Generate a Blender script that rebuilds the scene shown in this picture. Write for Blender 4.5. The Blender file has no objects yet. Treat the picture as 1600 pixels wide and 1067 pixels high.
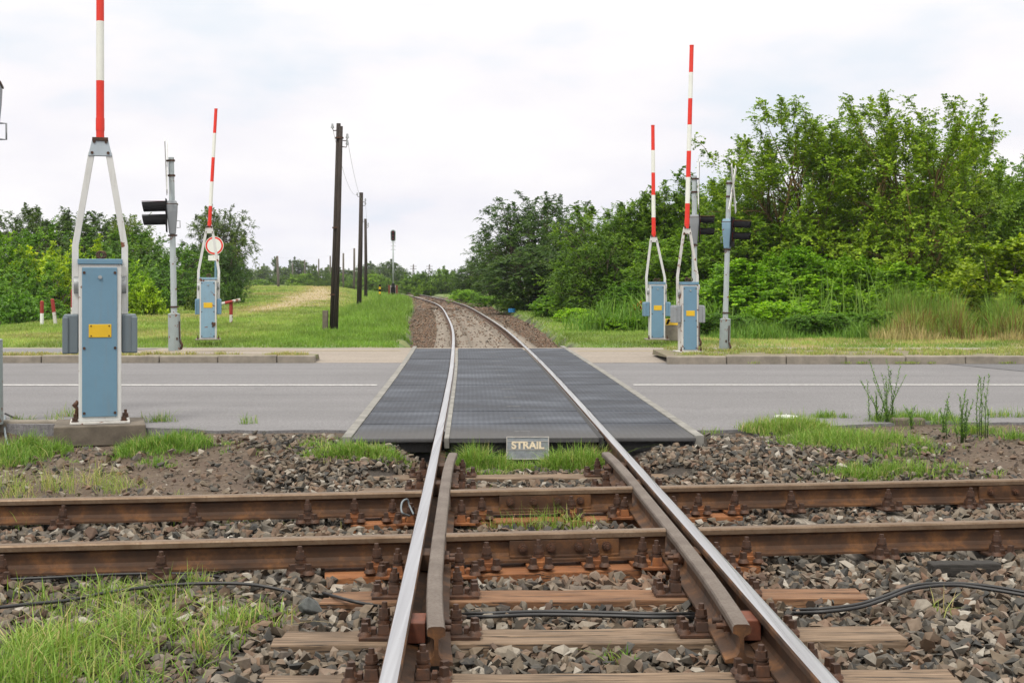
import bpy, math, random
import numpy as np
from mathutils import Vector, Matrix
R = math.radians
scene = bpy.context.scene
col = scene.collection

# ------------------------------------------------------------------ camera, sky, sun, exposure
F, HZ, EYE = 2080.0, 440.0, 1.36        # focal length in px of a 1600 px wide frame, horizon row, eye height above the rail heads
cam_d = bpy.data.cameras.new("camera"); cam = bpy.data.objects.new("camera", cam_d); col.objects.link(cam)
cam_d.sensor_width = 36.0; cam_d.lens = 36.0 * F / 1600
cam_d.shift_y = -(533.5 - HZ) / 1600
cam_d.clip_start = 0.1; cam_d.clip_end = 6000
cam.location = (0, 0, EYE); cam.rotation_euler = (R(90), 0, 0)
scene.camera = cam

SUN_EL, SUN_AZ = 58, 205                 # degrees, azimuth clockwise from +Y
world = bpy.data.worlds.new("World"); scene.world = world; world.use_nodes = True
wn = world.node_tree; wn.nodes.clear()
def W(t, **kw):
    n = wn.nodes.new(t)
    for k, v in kw.items(): setattr(n, k, v)
    return n
wo = W('ShaderNodeOutputWorld'); bg = W('ShaderNodeBackground'); bg.inputs[1].default_value = 0.1
sky = W('ShaderNodeTexSky', sky_type='NISHITA'); sky.sun_disc = False
sky.sun_elevation = R(SUN_EL); sky.sun_rotation = R(SUN_AZ); sky.air_density = 1.0; sky.dust_density = 2.0
tc = W('ShaderNodeTexCoord'); sep = W('ShaderNodeSeparateXYZ')
wn.links.new(tc.outputs['Generated'], sep.inputs[0])
mx = W('ShaderNodeMath', operation='MAXIMUM'); mx.inputs[1].default_value = 0.0
wn.links.new(sep.outputs['Z'], mx.inputs[0])
# overcast cloud deck: brighter towards the zenith
sq = W('ShaderNodeMath', operation='POWER'); sq.inputs[1].default_value = 1.6; wn.links.new(mx.outputs[0], sq.inputs[0])
ma = W('ShaderNodeMath', operation='MULTIPLY_ADD'); ma.inputs[1].default_value = 12.0; ma.inputs[2].default_value = 9.35
wn.links.new(sq.outputs[0], ma.inputs[0])
mp = W('ShaderNodeMapping'); mp.inputs['Scale'].default_value = (1.0, 1.0, 2.6); mp.inputs['Location'].default_value = (3.1, 0.4, 0.35)
wn.links.new(tc.outputs['Generated'], mp.inputs[0])
n1 = W('ShaderNodeTexNoise'); n1.inputs['Scale'].default_value = 5.5; n1.inputs['Detail'].default_value = 5; n1.inputs['Roughness'].default_value = 0.5
wn.links.new(mp.outputs[0], n1.inputs['Vector'])
r1 = W('ShaderNodeValToRGB')
r1.color_ramp.elements[0].position = 0.30; r1.color_ramp.elements[0].color = (0.78, 0.89, 1.04, 1)
r1.color_ramp.elements[1].position = 0.62; r1.color_ramp.elements[1].color = (1.07, 1.05, 1.08, 1)
e = r1.color_ramp.elements.new(0.47); e.color = (0.96, 0.95, 1.03, 1)
wn.links.new(n1.outputs[0], r1.inputs[0])
vs = W('ShaderNodeVectorMath', operation='SCALE')
wz = W('ShaderNodeMath', operation='MULTIPLY'); wz.inputs[1].default_value = 2.2; wz.use_clamp = True; wn.links.new(mx.outputs[0], wz.inputs[0])
wm = W('ShaderNodeMixRGB'); wn.links.new(wz.outputs[0], wm.inputs[0]); wn.links.new(r1.outputs[0], wm.inputs[1]); wm.inputs[2].default_value = (1.06, 1.02, 0.96, 1)
wn.links.new(wm.outputs[0], vs.inputs[0]); wn.links.new(ma.outputs[0], vs.inputs['Scale'])
r2 = W('ShaderNodeValToRGB')            # where thin cloud lets the blue through
r2.color_ramp.elements[0].position = 0.33; r2.color_ramp.elements[0].color = (0.93, 0.93, 0.93, 1)
r2.color_ramp.elements[1].position = 0.46; r2.color_ramp.elements[1].color = (1, 1, 1, 1)
wn.links.new(n1.outputs[0], r2.inputs[0])
mixw = W('ShaderNodeMixRGB'); wn.links.new(r2.outputs[0], mixw.inputs[0])
wn.links.new(sky.outputs[0], mixw.inputs[1]); wn.links.new(vs.outputs[0], mixw.inputs[2])
wn.links.new(mixw.outputs[0], bg.inputs[0]); wn.links.new(bg.outputs[0], wo.inputs[0])

sd = bpy.data.lights.new("sun", 'SUN'); sun = bpy.data.objects.new("sun", sd); col.objects.link(sun)
sd.energy = 2.2; sd.angle = R(10); sd.color = (1.0, 0.94, 0.85)
az = R(SUN_AZ); el = R(SUN_EL)
sdir = Vector((math.sin(az) * math.cos(el), math.cos(az) * math.cos(el), math.sin(el)))
sun.rotation_euler = sdir.to_track_quat('Z', 'Y').to_euler()
vt = scene.view_settings; vt.view_transform = 'Standard'; vt.look = 'None'; vt.exposure = 0.0; vt.gamma = 1.0; vt.use_curve_mapping = False
scene.cycles.max_bounces = 8; scene.cycles.diffuse_bounces = 3; scene.cycles.transmission_bounces = 4
scene.cycles.volume_bounces = 1

# ------------------------------------------------------------------ helpers
def px(x, y, z=0.0):
    """ground point at height z seen at pixel (x, y) of the photograph: used once, to measure the place"""
    D = F * (EYE - z) / (y - HZ)
    return Vector(((x - 800) * D / F, D, z))
def pd(x, y, D):
    return Vector(((x - 800) * D / F, D, EYE - (y - HZ) * D / F))

def tag(o, label=None, cat=None, group=None, kind=None):
    if label: o['label'] = label
    if cat: o['category'] = cat
    if group: o['group'] = group
    if kind: o['kind'] = kind
    return o
def empty(name, loc=(0, 0, 0), rz=0.0, label=None, cat=None, group=None):
    o = bpy.data.objects.new(name, None); col.objects.link(o); o.empty_display_size = 0.2
    o.location = loc; o.rotation_euler = (0, 0, rz)
    return tag(o, label, cat, group)
def copy_tree(o, parent=None):
    c = o.copy(); col.objects.link(c)
    if parent is not None: c.parent = parent
    for ch in kids.get(o.name, []):
        kids.setdefault(c.name, []).append(copy_tree(ch, c))
    return c
kids = {}

class MB:
    def __init__(s): s.v = []; s.f = []; s.m = []; s.sm = []
    def add(s, vs, fs, m=0, smooth=False):
        b = len(s.v); s.v.extend([tuple(q) for q in vs])
        for f in fs: s.f.append([b + i for i in f]); s.m.append(m); s.sm.append(smooth)
        return s
    def box(s, c, d, rz=0.0, m=0, M=None, taper=1.0):
        x, y, z = d[0] / 2, d[1] / 2, d[2] / 2
        vs = []
        for k in (-1, 1):
            t = taper if k > 0 else 1
            for a, b in ((-1, -1), (1, -1), (1, 1), (-1, 1)): vs.append(Vector((a * x * t, b * y * t, k * z)))
        rot = M if M is not None else Matrix.Rotation(rz, 3, 'Z')
        vs = [rot @ q + Vector(c) for q in vs]
        return s.add(vs, [(0, 3, 2, 1), (4, 5, 6, 7), (0, 1, 5, 4), (1, 2, 6, 5), (2, 3, 7, 6), (3, 0, 4, 7)], m)
    def cyl(s, a, b, r0, r1=None, n=12, m=0, caps=True, smooth=True, ph=0.0):
        a = Vector(a); b = Vector(b); r1 = r0 if r1 is None else r1
        d = (b - a).normalized(); u = d.orthogonal().normalized()
        if abs(d.z) > 0.99: u = Vector((1, 0, 0))
        w = d.cross(u)
        vs = []
        for p, r in ((a, r0), (b, r1)):
            for i in range(n):
                t = 2 * math.pi * i / n + ph; vs.append(p + (u * math.cos(t) + w * math.sin(t)) * r)
        s.add(vs, [(i, (i + 1) % n, n + (i + 1) % n, n + i) for i in range(n)], m, smooth)
        if caps:
            s.add([vs[i] for i in range(n)], [tuple(reversed(range(n)))], m)
            s.add([vs[n + i] for i in range(n)], [tuple(range(n))], m)
        return s
    def tube(s, pts, rs, n=8, m=0, smooth=True):
        pts = [Vector(p) for p in pts]
        if not hasattr(rs, '__len__'): rs = [rs] * len(pts)
        vs = []; u = None
        for i, p in enumerate(pts):
            d = (pts[min(i + 1, len(pts) - 1)] - pts[max(i - 1, 0)]).normalized()
            if u is None: u = d.orthogonal().normalized()
            u = (u - d * u.dot(d)).normalized(); w = d.cross(u)
            for k in range(n):
                t = 2 * math.pi * k / n; vs.append(p + (u * math.cos(t) + w * math.sin(t)) * rs[i])
        fs = []
        for i in range(len(pts) - 1):
            for k in range(n):
                fs.append((i * n + k, i * n + (k + 1) % n, (i + 1) * n + (k + 1) % n, (i + 1) * n + k))
        fs.append(tuple(reversed(range(n)))); L = (len(pts) - 1) * n; fs.append(tuple(range(L, L + n)))
        return s.add(vs, fs, m, smooth)
    def sweep(s, prof, pts, mats=None, closed=True, up=Vector((0, 0, 1)), cap_m=0, miter=None):
        """prof: (side, height) points; pts: path"""
        pts = [Vector(p) for p in pts]; n = len(prof); vs = []
        for i, p in enumerate(pts):
            d = (pts[min(i + 1, len(pts) - 1)] - pts[max(i - 1, 0)]); d.z = 0; d.normalize()
            sd_ = Vector((d.y, -d.x, 0))
            if miter is not None and i in (0, len(pts) - 1): 
                mt = Vector((miter[0], miter[1], 0)).normalized(); sd_ = mt / max(0.2, abs(mt.dot(sd_))) * (1 if mt.dot(sd_) > 0 else -1)
            for a, h in prof: vs.append(p + sd_ * a + Vector((0, 0, h)))
        b = len(s.v); s.v.extend([tuple(q) for q in vs])
        for i in range(len(pts) - 1):
            for k in range(n):
                k2 = (k + 1) % n
                s.f.append([b + i * n + k, b + i * n + k2, b + (i + 1) * n + k2, b + (i + 1) * n + k]); s.m.append(mats[k] if mats else 0); s.sm.append(False)
        s.f.append([b + k for k in reversed(range(n))]); s.m.append(cap_m); s.sm.append(False)
        L = (len(pts) - 1) * n
        s.f.append([b + L + k for k in range(n)]); s.m.append(cap_m); s.sm.append(False)
        return s
    def mesh(s, name, mats):
        me = bpy.data.meshes.new(name); me.from_pydata(s.v, [], s.f)
        for m in mats: me.materials.append(m)
        me.polygons.foreach_set('material_index', s.m); me.polygons.foreach_set('use_smooth', s.sm)
        me.update(); return me
    def build(s, name, mats, parent=None, bevel=0.0, loc=None):
        if not isinstance(mats, (list, tuple)): mats = [mats]
        o = bpy.data.objects.new(name, s.mesh(name, mats)); col.objects.link(o)
        if parent is not None: o.parent = parent; kids.setdefault(parent.name, []).append(o)
        if loc is not None: o.location = loc
        if bevel:
            b = o.modifiers.new('bevel', 'BEVEL'); b.width = bevel; b.segments = 2; b.limit_method = 'ANGLE'; b.angle_limit = R(40)
        return o
def link_mesh(name, me, parent=None, loc=None, rot=None):
    o = bpy.data.objects.new(name, me); col.objects.link(o)
    if parent is not None: o.parent = parent; kids.setdefault(parent.name, []).append(o)
    if loc is not None: o.location = loc
    if rot is not None: o.rotation_euler = rot
    return o

def np_mesh(name, V, Fc, nper, mats, attr=None, mat_idx=None):
    """V (n,3), Fc flat index array, nper verts per face, attr: dict name-> (n,4) point colours"""
    me = bpy.data.meshes.new(name); nf = len(Fc) // nper
    me.vertices.add(len(V)); me.vertices.foreach_set('co', np.asarray(V, np.float32).ravel())
    me.loops.add(len(Fc)); me.loops.foreach_set('vertex_index', np.asarray(Fc, np.int32))
    me.polygons.add(nf); me.polygons.foreach_set('loop_start', np.arange(0, nf * nper, nper, dtype=np.int32))
    me.polygons.foreach_set('loop_total', np.full(nf, nper, np.int32))
    for m in mats: me.materials.append(m)
    if mat_idx is not None: me.polygons.foreach_set('material_index', np.asarray(mat_idx, np.int32))
    me.polygons.foreach_set('use_smooth', np.zeros(nf, bool))
    me.update(calc_edges=True)
    if attr:
        for k, a in attr.items():
            ca = me.color_attributes.new(k, 'FLOAT_COLOR', 'POINT'); ca.data.foreach_set('color', np.asarray(a, np.float32).ravel())
    return me
def vnoise(x, y, seed=0):
    """cheap smooth value noise for numpy arrays, 0..1"""
    x = np.asarray(x, float); y = np.asarray(y, float)
    xi = np.floor(x).astype(np.int64); yi = np.floor(y).astype(np.int64); fx = x - xi; fy = y - yi
    fx = fx * fx * (3 - 2 * fx); fy = fy * fy * (3 - 2 * fy)
    def h(a, b):
        n = (a * 374761393 + b * 668265263 + seed * 974711) & 0x7fffffff
        n = ((n ^ (n >> 13)) * 1274126177) & 0x7fffffff
        return ((n ^ (n >> 16)) & 0xffff) / 65535.0
    return (h(xi, yi) * (1 - fx) + h(xi + 1, yi) * fx) * (1 - fy) + (h(xi, yi + 1) * (1 - fx) + h(xi + 1, yi + 1) * fx) * fy
def fbm(x, y, seed=0, o=3):
    s = 0; a = 0.5; t = 0
    for i in range(o): s = s + a * vnoise(x * 2 ** i, y * 2 ** i, seed + i); t += a; a *= 0.5
    return s / t
def sstep(a, b, x):
    t = np.clip((x - a) / (b - a), 0, 1); return t * t * (3 - 2 * t)

# ------------------------------------------------------------------ materials
class NT:
    def __init__(s, name):
        s.mat = bpy.data.materials.new(name); s.mat.use_nodes = True; s.nt = s.mat.node_tree
        s.b = s.nt.nodes['Principled BSDF']; s.out = s.nt.nodes['Material Output']
        s.co = s.nt.nodes.new('ShaderNodeTexCoord')
    def n(s, t, **kw):
        n = s.nt.nodes.new(t)
        for k, v in kw.items(): setattr(n, k, v)
        return n
    def l(s, a, b): s.nt.links.new(a, b)
    def noise(s, scale=5, detail=4, rough=0.5, stretch=None, coord='Object', vec=None, dist=0.0):
        n = s.n('ShaderNodeTexNoise'); n.inputs['Scale'].default_value = scale; n.inputs['Detail'].default_value = detail
        n.inputs['Roughness'].default_value = rough; n.inputs['Distortion'].default_value = dist
        src = vec or s.co.outputs[coord]
        if stretch:
            m = s.n('ShaderNodeMapping'); m.inputs['Scale'].default_value = stretch; s.l(src, m.inputs[0]); src = m.outputs[0]
        s.l(src, n.inputs['Vector']); return n.outputs[0]
    def ramp(s, fac, stops):
        r = s.n('ShaderNodeValToRGB'); cr = r.color_ramp
        while len(cr.elements) < len(stops): cr.elements.new(0.5)
        for e, (p, c) in zip(cr.elements, stops):
            e.position = p; e.color = (c, c, c, 1) if not hasattr(c, '__len__') else (*c[:3], 1)
        s.l(fac, r.inputs[0]); return r.outputs[0]
    def mix(s, fac, a, b, mode='MIX'):
        m = s.n('ShaderNodeMixRGB', blend_type=mode)
        for i, v in ((0, fac), (1, a), (2, b)):
            if hasattr(v, 'links') or hasattr(v, 'is_linked'): s.l(v, m.inputs[i])
            elif i == 0: m.inputs[0].default_value = v
            else: m.inputs[i].default_value = (*v[:3], 1)
        return m.outputs[0]
    def math(s, op, a, b=0.0, c=None):
        m = s.n('ShaderNodeMath', operation=op)
        for i, v in enumerate((a, b) if c is None else (a, b, c)):
            if hasattr(v, 'is_linked'): s.l(v, m.inputs[i])
            else: m.inputs[i].default_value = v
        return m.outputs[0]
    def bump(s, h, strength=0.3, dist=0.01):
        b = s.n('ShaderNodeBump'); b.inputs['Strength'].default_value = strength; b.inputs['Distance'].default_value = dist
        s.l(h, b.inputs['Height']); s.l(b.outputs[0], s.b.inputs['Normal'])
    def set(s, color=None, rough=None, metal=None, spec=None):
        for k, v in (('Base Color', color), ('Roughness', rough), ('Metallic', metal), ('Specular IOR Level', spec)):
            if v is None: continue
            if hasattr(v, 'is_linked'): s.l(v, s.b.inputs[k])
            elif k == 'Base Color': s.b.inputs[k].default_value = (*v[:3], 1)
            else: s.b.inputs[k].default_value = v
        return s.mat

def painted(name, c, rust=0.3, rough=0.45, scale=3.0, dirt=0.5, rustc=(0.16, 0.055, 0.022), coord='Object'):
    t = NT(name)
    big = t.noise(scale, 5, 0.6, coord=coord); fine = t.noise(38, 3, 0.6, coord=coord)
    dark = tuple(v * (1 - 0.28 * dirt) for v in c)
    base = t.mix(t.ramp(big, [(0.35, 0.0), (0.7, 1.0)]), c, dark)
    base = t.mix(t.ramp(fine, [(0.60, 0.0), (0.75, 0.35 * dirt)]), base, tuple(v * 0.6 for v in c))
    streak = t.noise(9, 4, 0.6, stretch=(3, 3, 0.35), coord=coord)
    base = t.mix(t.ramp(streak, [(0.52, 0.0), (0.74, 0.38 * dirt)]), base, (0.20, 0.16, 0.11))
    rn = t.noise(7.5, 6, 0.65, coord=coord)
    rm = t.ramp(rn, [(0.70 - 0.16 * rust, 0.0), (0.73 - 0.16 * rust, 1.0)])
    base = t.mix(rm, base, rustc)
    t.bump(t.noise(25, 4, 0.6, coord=coord), 0.12, 0.004)
    return t.set(base, t.ramp(big, [(0.3, rough), (0.7, rough + 0.2)]))
def simple(name, c, rough=0.6, metal=0.0, var=0.25, scale=12, bump=0.2, bdist=0.004):
    t = NT(name); n = t.noise(scale, 5, 0.6)
    return (t.bump(n, bump, bdist), t.set(t.ramp(n, [(0.3, tuple(v * (1 - var) for v in c)), (0.7, tuple(min(1, v * (1 + var)) for v in c))]), rough, metal))[1]

def mk_rust(name, cols, metal=0.25, rough=0.75, sc=6):
    t = NT(name); a = t.noise(sc, 6, 0.65, stretch=(1, 1, 1)); f = t.noise(70, 4, 0.7)
    c = t.ramp(a, [(0.3, cols[0]), (0.5, cols[1]), (0.72, cols[2])])
    c = t.mix(t.ramp(f, [(0.45, 0.0), (0.75, 0.55)]), c, cols[3])
    t.bump(f, 0.35, 0.003)
    return t.set(c, rough, metal)
M = {}
M['rail_side'] = mk_rust('rail_rust', [(0.028, 0.013, 0.006), (0.064, 0.028, 0.011), (0.185, 0.078, 0.022), (0.035, 0.018, 0.010)], 0.1)
M['rail_side_far'] = mk_rust('far_rail_rust', [(0.07, 0.035, 0.024), (0.11, 0.05, 0.03), (0.15, 0.075, 0.045), (0.05, 0.028, 0.02)], 0.1)
M['bolt_rust'] = mk_rust('bolt_rust', [(0.032, 0.019, 0.014), (0.065, 0.031, 0.018), (0.13, 0.052, 0.022), (0.03, 0.018, 0.013)], 0.25, 0.62, 14)
M['plate_rust'] = mk_rust('plate_rust', [(0.08, 0.030, 0.012), (0.19, 0.066, 0.020), (0.32, 0.125, 0.036), (0.09, 0.034, 0.016)], 0.1, 0.8, 9)
M['red_rust'] = mk_rust('red_rust', [(0.08, 0.028, 0.015), (0.15, 0.045, 0.022), (0.24, 0.07, 0.032), (0.07, 0.028, 0.018)], 0.1, 0.7, 9)
t = NT('polished_rail_head'); a = t.noise(2, 2, 0.4, stretch=(26, 0.25, 1)); f = t.noise(45, 4, 0.6)
M['rail_top'] = (t.bump(f, 0.05, 0.002), t.set(t.mix(t.ramp(f, [(0.62, 0.0), (0.8, 0.4)]), t.ramp(a, [(0.3, (0.36, 0.36, 0.38)), (0.7, (0.52, 0.53, 0.56))]), (0.24, 0.20, 0.17)), t.ramp(a, [(0.3, 0.26), (0.7, 0.40)]), 0.92))[1]
t = NT('worn_cross_rail_head'); a = t.noise(6, 6, 0.65, stretch=(0.6, 6, 1)); f = t.noise(55, 4, 0.7)
M['cross_top'] = (t.bump(f, 0.2, 0.002), t.set(t.mix(t.ramp(f, [(0.5, 0.0), (0.7, 0.6)]), t.ramp(a, [(0.3, (0.115, 0.072, 0.042)), (0.7, (0.215, 0.155, 0.105))]), (0.10, 0.048, 0.022)), 0.5, 0.5))[1]
t = NT('guard_rail_head'); a = t.noise(5, 6, 0.65); f = t.noise(60, 4, 0.7)
M['guard_top'] = (t.bump(f, 0.3, 0.003), t.set(t.mix(t.ramp(f, [(0.45, 0.0), (0.7, 0.7)]), t.ramp(a, [(0.3, (0.095, 0.074, 0.060)), (0.7, (0.175, 0.148, 0.125))]), (0.065, 0.036, 0.022)), 0.62, 0.3))[1]

def wood(name, c1, c2, c3, axis=(0.4, 14, 14)):
    t = NT(name); g = t.noise(5, 6, 0.7, stretch=axis, dist=0.6); b = t.noise(2.2, 3, 0.5)
    w = t.ramp(g, [(0.30, c1), (0.48, c2), (0.66, c3)])
    w = t.mix(t.ramp(b, [(0.45, 0.0), (0.72, 0.6)]), w, c1)
    cr = t.noise(3.4, 3, 0.8, stretch=tuple(a_ * 1.6 for a_ in axis)); w = t.mix(t.ramp(cr, [(0.39, 0.9), (0.43, 0.0)]), w, (0.02, 0.015, 0.012))
    t.bump(g, 0.75, 0.006); return t.set(w, 0.85)
M['sleeper'] = wood('weathered_timber', (0.045, 0.030, 0.020), (0.165, 0.110, 0.068), (0.275, 0.20, 0.138))
M['sleeper_rust'] = wood('rust_stained_timber', (0.075, 0.036, 0.018), (0.17, 0.082, 0.038), (0.28, 0.165, 0.092))
M['sleeper_orange'] = wood('orange_stained_timber', (0.10, 0.038, 0.014), (0.26, 0.098, 0.034), (0.36, 0.17, 0.07))
M['sleeper_grey'] = wood('grey_old_timber', (0.09, 0.075, 0.06), (0.19, 0.165, 0.135), (0.30, 0.27, 0.23), (14, 0.4, 14))
M['sleeper_dark'] = wood('tarred_timber', (0.012, 0.011, 0.010), (0.022, 0.02, 0.018), (0.05, 0.045, 0.04))
M['pole_wood'] = wood('tarred_pole_timber', (0.012, 0.010, 0.009), (0.028, 0.021, 0.017), (0.060, 0.036, 0.026), (14, 14, 0.4))
M['pole_grey'] = wood('grey_pole_timber', (0.06, 0.05, 0.042), (0.11, 0.095, 0.08), (0.16, 0.14, 0.12), (14, 14, 0.4))

def concrete(name, c, var=0.3, sc=4):
    t = NT(name); a = t.noise(sc, 6, 0.65); f = t.noise(60, 4, 0.7)
    c_ = t.ramp(a, [(0.3, tuple(v * (1 - var) for v in c)), (0.7, tuple(v * (1 + var) for v in c))])
    c_ = t.mix(t.ramp(f, [(0.55, 0.0), (0.75, 0.5)]), c_, tuple(v * 0.55 for v in c))
    t.bump(f, 0.5, 0.004); return t.set(c_, 0.9)
M['concrete'] = concrete('weathered_concrete', (0.22, 0.195, 0.16))
M['concrete_dark'] = concrete('dirty_concrete', (0.125, 0.105, 0.082), 0.4)
M['concrete_edge'] = concrete('worn_edge_concrete', (0.20, 0.195, 0.18), 0.35)
M['concrete_pale'] = concrete('pale_concrete', (0.30, 0.29, 0.265), 0.2)
M['sleeper_concrete'] = concrete('dusty_sleeper', (0.27, 0.235, 0.195), 0.3)

M['blue'] = painted('light_blue_paint', (0.128, 0.245, 0.345), 0.0, 0.42, 2.5, 0.42)
M['blue_worn'] = painted('worn_blue_paint', (0.27, 0.32, 0.32), 0.66, 0.5, 2.5, 0.7)
M['blue_rusty'] = painted('rusty_blue_paint', (0.20, 0.33, 0.43), 0.45, 0.5, 2.5, 0.5)
M['white'] = painted('off_white_paint', (0.60, 0.61, 0.60), 0.35, 0.45, 3, 0.55)
M['white_clean'] = painted('white_paint', (0.72, 0.73, 0.72), 0.0, 0.4, 3, 0.2)
M['white_rusty'] = painted('rust_stained_white_paint', (0.58, 0.57, 0.54), 0.85, 0.5, 3, 0.9)
M['grey_box'] = painted('grey_blue_paint', (0.125, 0.16, 0.185), 0.0, 0.5, 2, 0.35)
M['grey_box2'] = painted('mid_grey_paint', (0.24, 0.26, 0.28), 0.0, 0.5, 2, 0.35)
M['post'] = painted('grey_blue_post_paint', (0.40, 0.455, 0.47), 0.5, 0.5, 3, 0.7)
M['red'] = painted('red_reflective', (0.72, 0.028, 0.012), 0.0, 0.35, 6, 0.35)
M['white_refl'] = painted('white_reflective', (0.74, 0.76, 0.70), 0.0, 0.35, 6, 0.2)
M['darkred'] = painted('dull_red_paint', (0.30, 0.022, 0.018), 0.0, 0.6, 5, 0.6)
M['yellow'] = painted('yellow_plate', (0.66, 0.42, 0.012), 0.0, 0.45, 8, 0.3)
M['black'] = simple('black_metal', (0.006, 0.006, 0.007), 0.85, 0, 0.3, 10, 0.1); M['black'].node_tree.nodes['Principled BSDF'].inputs['Specular IOR Level'].default_value = 0.2
M['visor_red'] = simple('faded_red_metal', (0.16, 0.05, 0.045), 0.7)
M['cable'] = simple('black_cable_rubber', (0.012, 0.012, 0.013), 0.45, 0, 0.3, 30, 0.05)
M['grey_cable'] = simple('grey_cable_rubber', (0.14, 0.17, 0.19), 0.5)
M['steel'] = simple('galvanised_steel', (0.35, 0.37, 0.38), 0.5, 0.6)
M['bluecap'] = simple('bright_blue_plastic', (0.03, 0.25, 0.62), 0.5)
M['bark'] = wood('bark', (0.045, 0.033, 0.022), (0.09, 0.065, 0.043), (0.14, 0.10, 0.065), (6, 6, 0.8))
M['bark_lichen'] = wood('lichen_bark', (0.10, 0.065, 0.025), (0.19, 0.125, 0.045), (0.27, 0.18, 0.07), (6, 6, 0.8))
t = NT('signal_lens'); M['lens'] = t.set((0.10, 0.006, 0.006), 0.2)

# asphalt
def asphalt(name, c, tyre=True):
    t = NT(name); a = t.noise(0.8, 4, 0.6, coord='Object', stretch=(0.06, 1.5, 1)); f = t.noise(140, 3, 0.8); g = t.noise(38, 5, 0.75)
    c_ = t.ramp(a, [(0.32, tuple(v * 0.76 for v in c)), (0.68, tuple(v * 1.15 for v in c))])
    c_ = t.mix(t.ramp(f, [(0.46, 0.0), (0.62, 0.85)]), c_, tuple(v * 1.75 for v in c)); pch = t.noise(0.35, 3, 0.5); c_ = t.mix(t.ramp(pch, [(0.5, 0.0), (0.56, 0.16)]), c_, tuple(v * 0.7 for v in c))
    c_ = t.mix(t.ramp(g, [(0.42, 0.0), (0.62, 0.75)]), c_, tuple(v * 0.6 for v in c))
    st = t.noise(1.4, 4, 0.7); c_ = t.mix(t.ramp(st, [(0.60, 0.0), (0.68, 0.30)]), c_, tuple(v * 0.6 for v in c))
    t.bump(f, 0.5, 0.004); return t.set(c_, 0.86)
M['asphalt'] = asphalt('grey_asphalt', (0.153, 0.150, 0.156))
M['asphalt_dark'] = asphalt('darker_asphalt_patch', (0.11, 0.11, 0.118))
M['apron'] = asphalt('pale_gravelly_paving', (0.25, 0.215, 0.18))
t = NT('road_paint'); f = t.noise(30, 5, 0.7)
M['paint'] = t.set(t.ramp(f, [(0.38, (0.26, 0.25, 0.25)), (0.55, (0.50, 0.50, 0.49))]), 0.7)
t = NT('pale_yellow_road_paint'); f = t.noise(30, 5, 0.7)
M['ypaint'] = t.set(t.ramp(f, [(0.35, (0.34, 0.29, 0.18)), (0.6, (0.45, 0.36, 0.16))]), 0.8)
# rubber
t = NT('ribbed_black_rubber')
w = t.n('ShaderNodeTexWave'); w.inputs['Scale'].default_value = 6; w.inputs['Distortion'].default_value = 0.0
mpn = t.n('ShaderNodeMapping'); mpn.inputs['Rotation'].default_value = (0, 0, 0); t.l(t.co.outputs['Object'], mpn.inputs[0]); t.l(mpn.outputs[0], w.inputs['Vector'])
w2 = t.n('ShaderNodeTexVoronoi'); w2.inputs['Scale'].default_value = 22; t.l(t.co.outputs['Object'], w2.inputs['Vector'])
oi = t.n('ShaderNodeObjectInfo'); geo = t.n('ShaderNodeNewGeometry')
wear = t.noise(1.3, 3, 0.5, vec=geo.outputs['Position'], stretch=(0.7, 1.25, 1)); dust = t.noise(26, 4, 0.75, vec=geo.outputs['Position'])
c_ = t.ramp(wear, [(0.36, (0.026, 0.030, 0.041)), (0.52, (0.050, 0.057, 0.073)), (0.74, (0.105, 0.117, 0.142))])
c_ = t.mix(t.ramp(dust, [(0.55, 0.0), (0.75, 0.5)]), c_, (0.15, 0.16, 0.18))
speck = t.noise(70, 2, 0.5, vec=geo.outputs['Position']); c_ = t.mix(t.ramp(speck, [(0.73, 0.0), (0.76, 0.8)]), c_, (0.30, 0.29, 0.27))
c_ = t.mix(t.math('MULTIPLY', w.outputs[1], 0.33), c_, t.mix(1.0, c_, (0.55, 0.55, 0.55), 'MULTIPLY'))
t.bump(t.math('ADD', t.math('MULTIPLY', w2.outputs[0], 0.5), w.outputs[1]), 0.5, 0.004)
sy = t.n('ShaderNodeSeparateXYZ'); t.l(geo.outputs['Position'], sy.inputs[0])
fm = t.math('SUBTRACT', 1.0, t.math('MULTIPLY', t.math('SUBTRACT', sy.outputs[1], 11.9), 1.1)); fcl = t.n('ShaderNodeClamp'); t.l(fm, fcl.inputs[0])
c_ = t.mix(t.math('MULTIPLY', fcl.outputs[0], 0.6), c_, (0.085, 0.080, 0.074))
M['rubber'] = t.set(c_, t.ramp(wear, [(0.3, 0.6), (0.7, 0.8)]), None, 0.22)
M['rubber_side'] = simple('rubber_side', (0.022, 0.022, 0.024), 0.8)

# stones : colour attribute tint (r random, g rust, b pale)
t = NT('ballast_stone'); at = t.n('ShaderNodeVertexColor', layer_name='tint'); sp = t.n('ShaderNodeSeparateColor'); t.l(at.outputs[0], sp.inputs[0])
f = t.noise(45, 4, 0.7); g = t.noise(14, 3, 0.6)
gn = t.n('ShaderNodeNewGeometry'); c_ = t.ramp(sp.outputs[0], [(0.0, (0.035, 0.036, 0.035)), (0.22, (0.072, 0.068, 0.060)), (0.45, (0.120, 0.104, 0.082)), (0.66, (0.160, 0.124, 0.086)), (0.80, (0.130, 0.080, 0.054)), (0.90, (0.23, 0.20, 0.16)), (1.0, (0.36, 0.34, 0.30))])
c_ = t.mix(t.ramp(f, [(0.35, 0.0), (0.7, 0.75)]), c_, t.mix(1.0, c_, (0.62, 0.59, 0.56), 'MULTIPLY'))
c_ = t.mix(t.ramp(g, [(0.5, 0.0), (0.75, 0.35)]), c_, (0.24, 0.19, 0.14))
c_ = t.mix(sp.outputs[1], c_, (0.23, 0.10, 0.045))
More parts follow.
